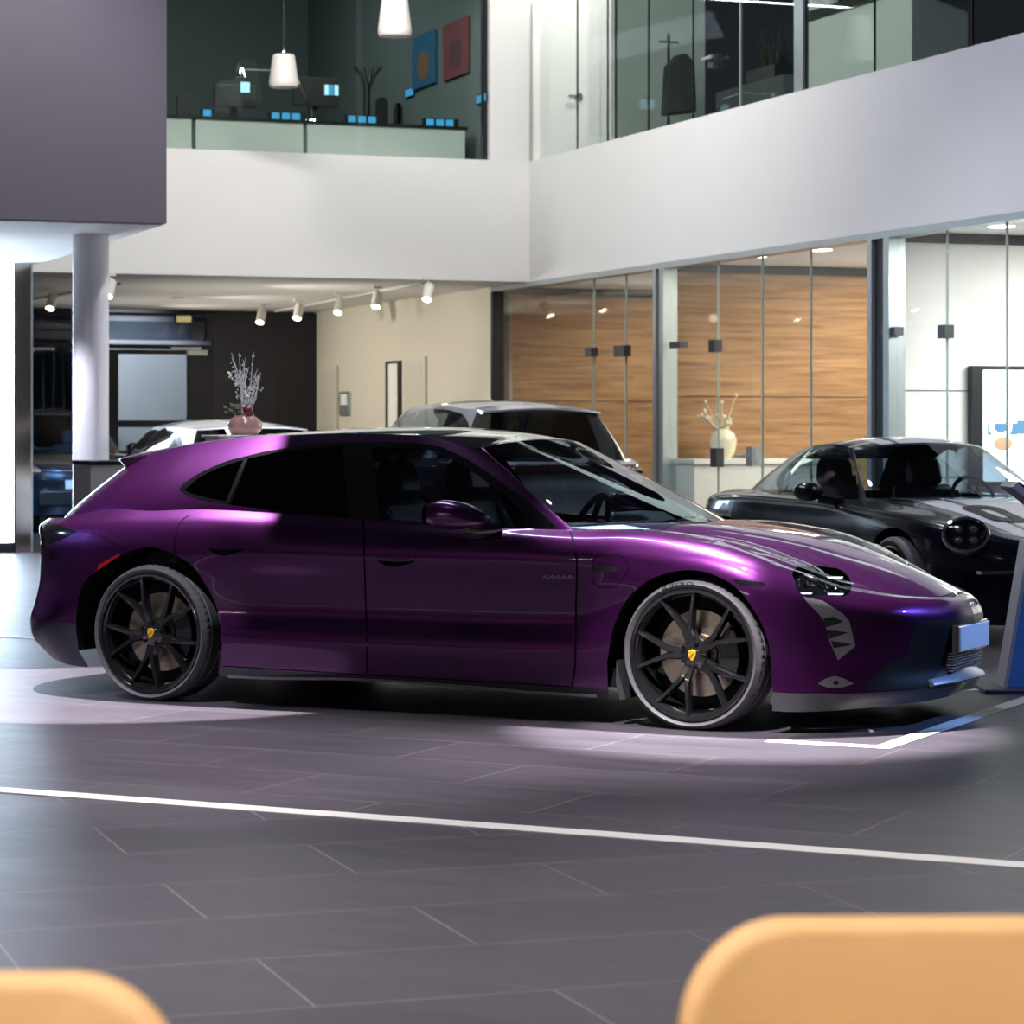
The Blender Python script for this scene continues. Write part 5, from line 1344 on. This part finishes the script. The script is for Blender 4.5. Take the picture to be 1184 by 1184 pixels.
    for x0, y0, n in ((873, 297, 'left'), (948, 289, 'right'), (1158, 262, 'white')):
        pz = on(x0, y0, z=CZ); b = MB(); b.lathe([(0, -.004), (.085, -.004), (.095, .0)], 20, 'z', Matrix.Translation((pz.x, pz.y, CZ))); 
        bsolo('downlight', b, 'down', {'left': 'left recessed downlight in the ceiling of the wood room', 'right': 'right recessed downlight in the ceiling of the wood room', 'white': 'recessed downlight in the ceiling of the white room'}[n], 'downlight', 'recessed downlights')
    # --- wall screen in the white room
    ya = -7.055; p, q = on(1119, 423, a=ya), on(1300, 560, a=ya)
    t = BT('television', (p.x + q.x) / 2, ya, q.z, 'large wall screen showing a bright steering wheel picture in the white room', 'screen')
    t.box('screen_frame', (p.x, ya - .07, q.z), (q.x, ya - .002, p.z), 'dark_frame'); s_ = t.box('picture', (p.x + .085, ya - .075, q.z + .03), (q.x - .05, ya - .07, p.z - .03), 'tvwhite')
    yy = ya - .078
    G = lambda x, y: on(x, y, a=yy)
    g0, g1 = G(1142, 486), G(1176, 503); t.box('picture_dashboard', (g0.x, yy, g1.z), (g1.x, yy + .004, g0.z - .02), 'tvblue', parent=s_)
    g0, g1 = G(1176, 486), G(1230, 502); t.box('picture_dashboard', (g0.x, yy, g1.z), (g1.x, yy + .004, g0.z), 'tvblue', parent=s_)
    cc = G(1157, 492); b = MB(); b.lathe([(.055, 0), (.075, -.004), (.095, 0), (.055, 0)], 28, 'y', Matrix.Translation((cc.x, yy, cc.z))); t.part('picture_wheel', b, 'tvwhite', parent=s_)
    g = G(1160, 513); b = MB(); b.sphere((g.x, yy, g.z), (.08, .004, .05), 14, 8); t.part('picture_hand', b, 'tvtan', parent=s_)
    # --- upper office on the left
    af = .40; p, q = on(180, 141, a=af), on(540, 147, a=af)
    t = BT('sideboard', (p.x + q.x) / 2, af, 3.0, 'long white sideboard behind the upper left glass', 'sideboard')
    xs = [p.x, on(224, 140, a=af).x, on(353, 140, a=af).x, q.x]
    for i in range(3): t.box('cabinet_front', (xs[i] + .02, af, 3.0), (xs[i + 1] - .02, af + .45, q.z - .03), 'desk_white')
    t.box('sideboard_top', (p.x - .02, af - .02, q.z - .03), (q.x, af + .48, q.z), 'black')
    zd = q.z + .015
    for (x0, y0, x1, y1, ad, lb, gx) in ((248, 97, 297, 125, 1.3, 'left black monitor on the dark desk upstairs', 284), (340, 88, 391, 124, 1.3, 'right black monitor behind the hanging lampshade upstairs', 381)):
        p, q2 = on(x0, y0, a=ad), on(x1, y1, a=ad); t = BT('monitor', (p.x + q2.x) / 2, ad, q2.z, lb, 'monitor', 'office monitors')
        t.box('display', (p.x, ad, q2.z), (q2.x, ad + .05, p.z), 'black', .008); t.box('stand', ((p.x + q2.x) / 2 - .03, ad + .05, zd - .255), ((p.x + q2.x) / 2 + .03, ad + .09, q2.z + .1), 'black'); 
        g0 = on(gx, 101 if gx < 300 else 104, a=ad)
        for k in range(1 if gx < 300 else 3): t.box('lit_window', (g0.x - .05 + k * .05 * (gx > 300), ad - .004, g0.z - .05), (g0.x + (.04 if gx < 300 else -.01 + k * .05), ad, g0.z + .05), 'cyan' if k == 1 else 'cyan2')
    t = BT('desk', on(300, 130, a=1.3).x, 1.3, 3.0, 'dark desk carrying the two monitors upstairs', 'desk')
    p, q2 = on(205, 130, a=1.0), on(440, 130, a=1.0); t.box('desk_top', (p.x, .95, zd - .30), (q2.x, 1.75, zd - .26), 'black'); 
    for x in (p.x + .03, q2.x - .08): t.box('leg', (x, 1.0, 3.0), (x + .05, 1.7, zd - .30), 'black')
    for (x, y, w, lb) in ((241, 128, 1, 'small cyan glow at the left of the sideboard top, imitating a glass reflection'), (332, 134, 3, 'cyan glow left of centre on the sideboard top, imitating a glass reflection'), (420, 137, 3, 'cyan glow right of centre on the sideboard top, imitating a glass reflection'), (510, 138, 3, 'cyan glow near the right end of the sideboard, imitating a glass reflection')):  # added glowing boxes imitate blue reflections in the upper glass
        g = on(x, y + 4, a=.55); b = MB(); b.box((g.x - .06 * w, .55, zd - .01), (g.x + .06 * w, .60, zd + .075)); t = BT('desk_reflection', g.x, .55, zd, lb, 'display', 'small cyan imitated reflections'); t.part('case', b, 'black', False)  # no real display: the case only backs the imitated reflection
        for k in range(w): t.box('glow_bar', (g.x - .05 * w + k * .1, .545, zd), (g.x - .05 * w + k * .1 + .075, .55, zd + .065), 'cyan')
    for (x, y, a_, lb) in ((472, 107, None, 'cyan glow under the blue poster, imitating a glass reflection'), (555, 114, None, 'cyan glow beside the dark corner post, imitating a glass reflection')):  # glow added at the wall where the glass only reflects blue
        g = on(x, y, b=-.43); t = BT('wall_reflection', -.43, g.y, g.z, lb, 'display', 'cyan imitated reflections at the wall')  # no real display: added glow imitating a reflection
        t.box('case', (-.42, g.y - .14, g.z - .045), (-.402, g.y + .14, g.z + .045), 'black')  # added dark backing for the imitated reflection
        for k in range(3): t.box('glow_bar', (-.424, g.y - .13 + k * .09, g.z - .035), (-.42, g.y - .065 + k * .09, g.z + .035), 'cyan')
    # desk lamp
    ad = .62
    G = lambda x, y: on(x, y, a=ad)
    t = BT('desk_lamp', G(360, 135).x, ad, zd, 'slim chrome desk lamp with jointed arm behind the hanging lampshade', 'lamp')
    pts = [G(360, 135), G(360, 124), G(343, 92)]; b = MB(); b.tube(pts, .012, 8); t.part('lower_arm', b, MT['chrome'])
    b = MB(); b.tube([G(343, 92), G(320, 82), G(290, 81), G(281, 81)], .010, 8); t.part('upper_arm', b, MT['chrome'])
    g = G(279, 84); b = MB(); b.lathe([(.015, .05), (.03, .03), (.055, -.03), (.06, -.045)], 16, 'z', Matrix.Translation(g)); t.part('lamp_head', b, MT['chrome'])
    g = G(360, 135); b = MB(); b.lathe([(0, .02), (.07, .015), (.08, 0)], 20, 'z', Matrix.Translation((g.x, ad, zd))); t.part('lamp_base', b, MT['chrome'])
    # coat stand and chairs
    ad = 2.6; G = lambda x, y: on(x, y, a=ad)
    t = BT('coat_stand', G(424, 130).x, ad, 3.0, 'black coat stand with curved hooks upstairs', 'coat stand'); f0 = G(424, 130)
    b = MB(); b.tube([(f0.x, ad, 3.0), (f0.x, ad, G(424, 95).z)], .035, 10); t.part('pole', b, 'black')
    for pts in ([(424, 105), (418, 88), (409, 76)], [(424, 105), (422, 90), (420, 78)], [(425, 105), (428, 88), (430, 76)], [(425, 105), (432, 88), (441, 77)]):
        b = MB(); b.tube([G(*q3) for q3 in pts], [.025, .02, .015], 8); t.part('hook', b, 'black')
    for k in range(4):
        a = .6 + k * math.pi / 2; b = MB(); b.tube([(f0.x, ad, 3.25), (f0.x + .3 * math.cos(a), ad + .3 * math.sin(a), 3.0)], .02, 8); t.part('foot', b, 'black')
    for (x0, y0, x1, y1, ad, lb) in ((205, 107, 222, 130, 2.5, 'dark office chair at the left end of the upstairs desk'), (436, 112, 449, 136, 2.0, 'dark office chair beside the coat stand upstairs'), (457, 119, 466, 137, 1.25, 'small dark rounded chair right of the coat stand')):
        p, q2 = on(x0, y0, a=ad), on(x1, y1, a=ad); cx = (p.x + q2.x) / 2; t = BT('office_chair', cx, ad, 3.0, lb, 'chair', 'upstairs office chairs')
        b = MB(); b.prism(rrect(p.x, q2.z - .1, q2.x, p.z, .06), 'y', ad, ad + .06); t.part('backrest', b, 'black')
        t.box('seat', (p.x - .05, ad - .4, q2.z - .28), (q2.x + .05, ad + .02, q2.z - .2), 'black', .02); b = MB(); b.tube([(cx, ad - .2, 3.0), (cx, ad - .2, q2.z - .28)], .03, 8); t.part('stem', b, 'black')
        b = MB(); b.tube([(cx, ad + .03, q2.z - .25), (cx, ad + .05, q2.z)], .02, 6); t.part('back_support', b, 'black')
    # posters on the side wall
    for (x0, x1, y0, y1, m, gm, lb) in ((476, 502.5, 45, 105, 'poster_blue', 'poster_gold', 'blue poster with a golden round motif on the upstairs wall'), (512, 541, 30, 94, 'poster_red', 'poster_dark', 'dark red poster with a dark motif on the upstairs wall')):
        p, q2 = on(x0, y0, b=-.43), on(x1, y1, b=-.43); zb_ = on(x0, y1, b=-.43).z
        t = BT('poster', -.43, (p.y + q2.y) / 2, zb_, lb, 'poster', None); t.box('sheet', (-.428, q2.y, zb_), (-.405, p.y, p.z), m)
        b = MB(); zc_ = (p.z + zb_) / 2 - .05; b.lathe([(0, -.43), (.20, -.43)], 16, 'x', Matrix.Translation((0, (p.y + q2.y) / 2, zc_)) @ Matrix.Diagonal((1, 1.0, .75, 1))); t.part('motif', b, gm)
    # hanging shades in the hall
    for (px, y0, y1, w0, w1, d, lb) in ((328, 63, 101, 25, 34, 31.0, 'left hanging white lampshade in front of the upper office'), (456.5, -14, 42, 27, 39, 29.5, 'white hanging lampshade cut off by the top edge')):
        P = at_depth(px, y1, d); k = d / FPX; H = (y1 - y0) * k; r1, r0 = w1 * k / 2, w0 * k / 2
        t = empty('pendant_lamp', (P[0], P[1], P[2]), 0, lb, 'lamp', None)
        b = MB(); b.lathe([(0, .02), (r1 * .9, .02), (r1 * .93, 0), (r1, .03), (r1, H * .15), (r0 * 1.02, H * .93), (r0 * .93, H * .99), (.02, H)], 36, 'z'); b.build('lamp_shade', RM['shade'], t)
        b = MB(); b.lathe([(.02, H), (.02, H + .05), (.008, H + .07)], 12, 'z'); b.build('lamp_cap', MT['chrome'], t)
        b = MB(); b.tube([(0, 0, H + .06), (0, 0, 9 - P[2])], .004, 6); b.build('cord', RM['black'], t)
    # --- upper rooms on the right
    ad = -2.25; G = lambda x, y: on(x, y, a=ad)
    p = G(773, 55); t = BT('coat_stand', p.x, ad, 3.0, 'coat stand with a dark coat behind the upper right glass', 'coat stand')
    b = MB(); b.tube([(p.x, ad, 3.0), (p.x, ad, p.z + .12)], .014, 8); t.part('pole', b, 'black'); b = MB(); b.tube([(G(762, 52).x, ad, p.z + .05), (G(784, 52).x, ad, p.z + .05)], .010, 8); t.part('hook', b, 'black')
    for k in range(3):
        a = .5 + k * 2.094; b = MB(); b.tube([(p.x, ad, 3.2), (p.x + .08 * math.cos(a), ad + .2 * math.sin(a), 3.0)], .012, 6); t.part('foot', b, 'black')
    b = MB(); x0, x1 = G(761, 60).x, G(798, 60).x; zt0, zb0 = G(775, 63).z, G(775, 136).z
    b.prism([(x0, zb0), (x1, zb0 + .04), (x1 - .02, zt0 - .08), (x1 - .10, zt0), (x0 + .13, zt0 - .02), (x0 + .03, zt0 - .12)], 'y', ad - .16, ad - .03)
    bsolo('coat', b, 'coat', 'dark grey coat hanging on the upper right coat stand', 'coat', None, bevel=.03)
    bb = 1.2; p, q2 = on(922, 29, b=bb), on(1062, 29, b=bb); t = BT('cabinet', bb, (p.y + q2.y) / 2, 3.0, 'white cabinet block with dark top behind the upper right glass', 'cabinet')
    t.box('body', (bb, p.y - 2.0, 3.0), (bb + .5, p.y, p.z), 'desk_white'); t.box('cabinet_top', (bb - .02, p.y - 4.2, p.z), (bb + .55, p.y + .03, p.z + .08), 'black'); t.box('support', (bb, p.y - 4.15, 3.0), (bb + .5, p.y - 3.9, p.z), 'black')
    for x, lb in ((944, 'left small white plant pot on the upper cabinet'), (959, 'right small white plant pot on the upper cabinet')):
        g = on(x, 20, b=bb + .2); t = BT('potted_plant', bb + .2, g.y, p.z + .08, lb, 'plant', 'small pots on the upper cabinet')
        b = MB(); b.lathe([(0, 0), (.06, 0), (.08, .16), (.07, .16)], 16, 'z', Matrix.Translation((bb + .2, g.y, p.z + .08))); t.part('pot', b, 'white')
        b = MB()
        for k in range(26): a = r.uniform(0, 6.28); e = r.uniform(.02, .06); b.sphere((bb + .2 + e * math.cos(a), g.y + e * math.sin(a), p.z + .28 + r.uniform(0, .12)), .03, 6, 4)
        t.part('foliage', b, 'plant')
    bb = 1.6; p, q2 = on(828, 95, b=bb), on(905, 95, b=bb); t = BT('planter', bb, (p.y + q2.y) / 2, 3.0, 'dark planter with spiky leaves on a low dark shelf upstairs', 'planter')
    g = on(873, 78, b=bb); t.box('shelf', (bb, q2.y, 3.0), (bb + .4, p.y, p.z - .1), 'office'); t.box('trough', (bb + .05, g.y - .3, p.z - .1), (bb + .35, g.y + .3, g.z), 'black')
    b = MB()
    for k in range(24): 
        y = g.y + r.uniform(-.25, .25); x = bb + .2 + r.uniform(-.1, .1); b.tube([(x, y, g.z), (x + r.uniform(-.1, .1), y + r.uniform(-.2, .2), g.z + r.uniform(.2, .38))], [.018, .003], 5)
    t.part('leaves', b, 'plant')
    # --- sign stand at the right edge
    P = at_depth(1162, 799, 13.9); t = empty('sign_stand', (P[0], P[1], 0), TH, 'blue information stand with sloping top at the right edge', 'stand')
    b = MB(); b.box((-.14, -.22, .0), (.62, .22, .022)); b.build('base_plate', RM['sign_base'], t, smooth=False, bevel=.004)
    b = MB(); pl = [(-.010, .022), (.115, .022), (.225, .78), (.115, .78)]; b.prism(pl, 'y', -.11, .11); post = b.build('post', RM['sign_face'], t, smooth=False, bevel=.004)
    b = MB(); b.prism([(-.028, .022), (-.008, .022), (.117, .78), (.099, .78)], 'y', -.115, .115); b.build('edge_trim', RM['sign_edge'], post, smooth=False)
    b = MB(); b.prism([(.0, 1.055), (.03, 1.08), (.42, .78), (.39, .75)], 'y', -.17, .17); b.build('display_panel', RM['sign_edge'], t, smooth=False, bevel=.006)
    b = MB(); b.prism([(.034, 1.081), (.05, 1.083), (.42, .797), (.415, .786)], 'y', -.155, .155); b.build('panel_glass', MT['gloss_black'], t, smooth=False)
    b = MB(); b.prism([(.12, .77), (.22, .77), (.25, .90), (.19, .92)], 'y', -.05, .05); b.build('bracket', RM['sign_base'], t, smooth=False)
    # --- tan chairs close to the camera
    def chair(px_c, d, ztop, w, lb, rz):
        P = at_depth(px_c, 494, d); t = empty('chair', (P[0], P[1], 0), TH + rz, lb, 'chair', 'tan chairs in the foreground')
        b = MB(); H = .44; out = rrect(-w / 2, ztop - H, w / 2, ztop, .115, 10)
        n = len(out); V = []; prof = [(-.026, .93, .0), (-.022, .97, .0), (-.010, .997, 0), (.006, 1.0, 0), (.022, .985, 0), (.030, .95, 0), (.032, .90, 0)]
        cz = ztop - H / 2
        def curve(x, z): return .05 * (2 * x / w)**2 * -1 + .10 * (z - (ztop - H)) / H
        for (yy, k, _) in prof:
            for x, z in out:
                ox = x * (1 - (1 - k) * .5 / 1) if False else (x - math.copysign((1 - k) * .25, x) if abs(x) > 1e-6 else x); oz = cz + (z - cz) - math.copysign((1 - k) * .22, z - cz)
                V.append((ox, yy + curve(ox, oz), oz))
        F = []
        for i in range(len(prof) - 1):
            for k in range(n): F.append((i * n + k, i * n + (k + 1) % n, (i + 1) * n + (k + 1) % n, (i + 1) * n + k))
        def fill(base):
            # grid cap between left and right halves
            for k in range(n // 2 - 1):
                a_, b_ = base + k, base + k + 1; c_, d_ = base + n - 2 - k, base + n - 1 - k
                F.append((a_, b_, c_, d_) if base == 0 else (d_, c_, b_, a_))
        fill(0); fill((len(prof) - 1) * n)
        b.add(V, F); bk = b.build('backrest', RM['orange'], t, auto=1.2)
        b = MB(); b.prism(rrect(-w / 2, -.46, w / 2, .02, .10, 8), 'z', .42, .48); b.build('seat', RM['orange'], t, bevel=.018)
        for sx in (-1, 1):
            for sy in (-.40, -.03):
                b = MB(); b.tube([(sx * (w / 2 - .06), sy, .42), (sx * (w / 2 - .02), sy + (.05 if sy > -.1 else -.04), .0)], [.016, .011], 10); b.build('leg', MT['black'], t)
        for sx in (-1, 1):
            b = MB(); b.tube([(sx * .13, .0, .43), (sx * .13, .03, .60)], .012, 8); b.build('back_support', MT['black'], t)
        return t
    chair(592 + .475 * FPX / 2.8, 2.8, .836, .60, 'tan leather chair at the bottom right of the picture', 0.02)
    chair(592 - .603 * FPX / 2.5, 2.5, .838, .60, 'tan leather chair at the bottom left corner', -0.02)
def lights():
    w = bpy.data.worlds.new('world'); SC.world = w; w.use_nodes = True
    bg = w.node_tree.nodes['Background']; bg.inputs['Color'].default_value = (.16, .16, .22, 1); bg.inputs['Strength'].default_value = .12
    def area(loc, aim, sx, sy, e, col=(1, 1, 1)):
        l = bpy.data.lights.new('area_light', 'AREA'); l.shape = 'RECTANGLE'; l.size = sx; l.size_y = sy; l.energy = e; l.color = col
        o = bpy.data.objects.new('area_light', l); o.location = loc; COL.objects.link(o)
        o.rotation_euler = (Vector(aim) - Vector(loc)).to_track_quat('-Z', 'Y').to_euler(); return o
    def spot(loc, aim, e, ang, blend=.25, col=(1, 1, 1), r=.05):
        l = bpy.data.lights.new('spot_light', 'SPOT'); l.energy = e; l.spot_size = math.radians(ang); l.spot_blend = blend; l.color = col; l.shadow_soft_size = r
        o = bpy.data.objects.new('spot_light', l); o.location = loc; COL.objects.link(o)
        o.rotation_euler = (Vector(aim) - Vector(loc)).to_track_quat('-Z', 'Y').to_euler(); return o
    # ceiling spots over the purple car
    spot((-1.5, -.35, 6.6), (-.60, -.60, .8), 9500, 25, .08, (1, .92, 1))
    spot((2.2, .5, 6.6), (3.05, -.70, .7), 10500, 20, .5, (1, .94, 1))
    spot((3.7, -2.6, 6.6), (3.1, -1.7, .1), 2600, 25, .95, (1, .94, 1))
    spot((3.2, -5.2, 6.6), (2.9, -.98, .36), 5500, 9, .5, (1, .95, .98)); spot((-.3, -5.2, 6.6), (.0, -.98, .36), 2200, 9, .5, (.9, .92, 1))  # narrow beams added to brighten the two near wheels
    # row of spots over the open floor
    spot((1.2, -3.3, 6.6), (1.3, -2.9, 0), 3000, 38, .9, (1, .94, .96))
    spot((-1.8, -4.4, 6.6), (-1.8, -4.3, 0), 2300, 55, .9, (.92, .92, 1))
    spot((4.2, -5.0, 6.6), (4.2, -4.8, 0), 1700, 52, .9, (1, .95, .97))
    spot((1.6, -7.4, 6.6), (1.6, -7.4, 0), 2100, 62, .9, (1, .94, .93))
    spot((5.2, -9.2, 6.6), (5.2, -8.6, 0), 900, 55, .9, (1, .9, .85))
    # cold wash on the nose and the dark coupe
    spot((7.6, .6, 3.4), (3.95, -.12, .42), 1100, 11, .6, (.20, .42, 1)); spot((6.2, -2.6, 4.0), (3.75, 1.5, .50), 420, 13, .6, (.35, .55, 1))  # blue spots added in place of an unseen screen at the right
    spot((7.2, 4.5, 6.5), (3.2, 3.6, .8), 500, 40, .5, (.75, .82, 1))
    # warm spots added to brighten the seats
    spot((6.6, -10.6, 4.6), (6.9, -9.3, .7), 400, 60, .6, (1, .86, .68))
    spot((5.3, -13.2, 4.0), (6.5, -9.8, .6), 400, 60, .6, (1, .88, .70))
    # general hall light
    for p in ((-5.5, 5.5, 8.0), (-1.0, 7.5, 8.0)): spot(p, (p[0], p[1], 0), 900, 90, .6, (.92, .94, 1), .12)
    p = wpt(-3.5, -5, 6.8); area(p, wpt(-1.5, 0, 3.2), 4, .5, 560, (1, .96, .90))
    p = wpt(-5.5, -11, 6.8); area(p, wpt(0, -10, 3.2), 6, .5, 430, (.78, .81, 1))
    # gallery: track lamps washing the beige wall; uplights added to brighten the soffits
    for a_ in (1.6, 4.0, 6.2):
        p = wpt(-2.6, a_, CZ - .25); spot(p, wpt(-.1, a_ - .2, .9), 250, 130, .9, (1, .92, .78), .06)
    for b_, a_ in ((-2.2, 2.0), (-2.2, 5.0), (-4.2, 3.5)):
        p = wpt(b_, a_, .9); spot(p, wpt(b_, a_, 3), 120, 130, .9, (1, .94, .84), .10)
    p = wpt(-7.0, -3.6, 2.0); area(p, wpt(-7.0, -3.6, 3), 3, 3, 60, (.75, .85, 1))
    # glazed rooms
    for b_, a_, e in ((1.9, -.9, 170), (1.9, -4.9, 260), (1.9, -9.2, 600)):
        p = wpt(b_, a_, CZ - .04); area(p, wpt(b_, a_, 0), 2.5, 2.6, e, (1, .90, .76) if a_ > -7 else (1, .97, .93))
    # upper rooms, dim; corner niche brighter
    p = wpt(.5, -.8, 6.2); area(p, wpt(.5, 0, 4.2), 1.0, .6, 50, (1, .96, .9))
    p = wpt(-3, 2.6, 6.9); area(p, wpt(-3, 2.6, 3), 3, 3, 220, (.9, 1, 1))
    p = wpt(2.0, -5, 6.9); area(p, wpt(1.5, -5, 3), 2, 5, 80, (.9, 1, 1))
    p = wpt(-2.2, .25, 5.6); area(p, wpt(-2.2, .38, 3.9), 3, .15, 80, (1, 1, .96))  # strip added to brighten the sideboard front
    for b_, a_ in ((-6.4, -5.2), (-3.6, -5.6)): spot(wpt(b_, a_, CZ - .1 if b_ < -5 else 5.0), wpt(-5.3, -5.2, 1.1), 500, 50, .7, (.88, .90, 1), .08)  # spots added to brighten the column and the counter
    area((-2, -22, 3.4), (1, 0, 1), 11, .05, 170, (1, .93, .82))  # unseen strip added behind the camera for the streak on the car doors
    for a_ in (-.9, -4.9, -9.2): spot(wpt(2.2, a_, .8), wpt(2.2, a_, 3), 120, 150, .9, (1, .95, .88), .12)  # uplights added to brighten the ceilings of the glazed rooms
    spot(wpt(-4.9, -.6, 2.5), at_depth(80, 525, 34), 1500, 44, .7, (.22, .48, 1), .1)  # blue spot added to light the dark SUV as from the screen
    P = at_depth(283, 470, 18.0); spot((P[0] + .9, P[1] - 1.2, 3.4), tuple(P), 120, 22, .6, (1, .97, .95))  # small spot added to brighten the twigs
    spot((-6.5, -2.0, 3.2), (-.95, -.75, .55), 420, 14, .6, (.30, .45, 1))  # blue spot added to carry the screen's tint onto the car's tail
    on_w = lambda x, y, a: MB2 @ real(on(x, y, a=a))
    # spot added to brighten the wall outside the entrance
    p = wpt(-2.6, 11.0, 4.2); spot(p, on_w(178, 450, 13), 1500, 34, .7, (.85, .90, 1), .2)
shell(); hero_car(); place_cars(); things(); lights()
SC.view_settings.view_transform = 'Standard'; SC.view_settings.look = 'None'; SC.view_settings.gamma = 1; SC.view_settings.use_curve_mapping = False
SC.view_settings.exposure = 0.0
SC.cycles.max_bounces = 10; SC.cycles.transparent_max_bounces = 24; SC.cycles.glossy_bounces = 6
SC.cycles.caustics_reflective = False; SC.cycles.caustics_refractive = False; SC.cycles.sample_clamp_indirect = 6
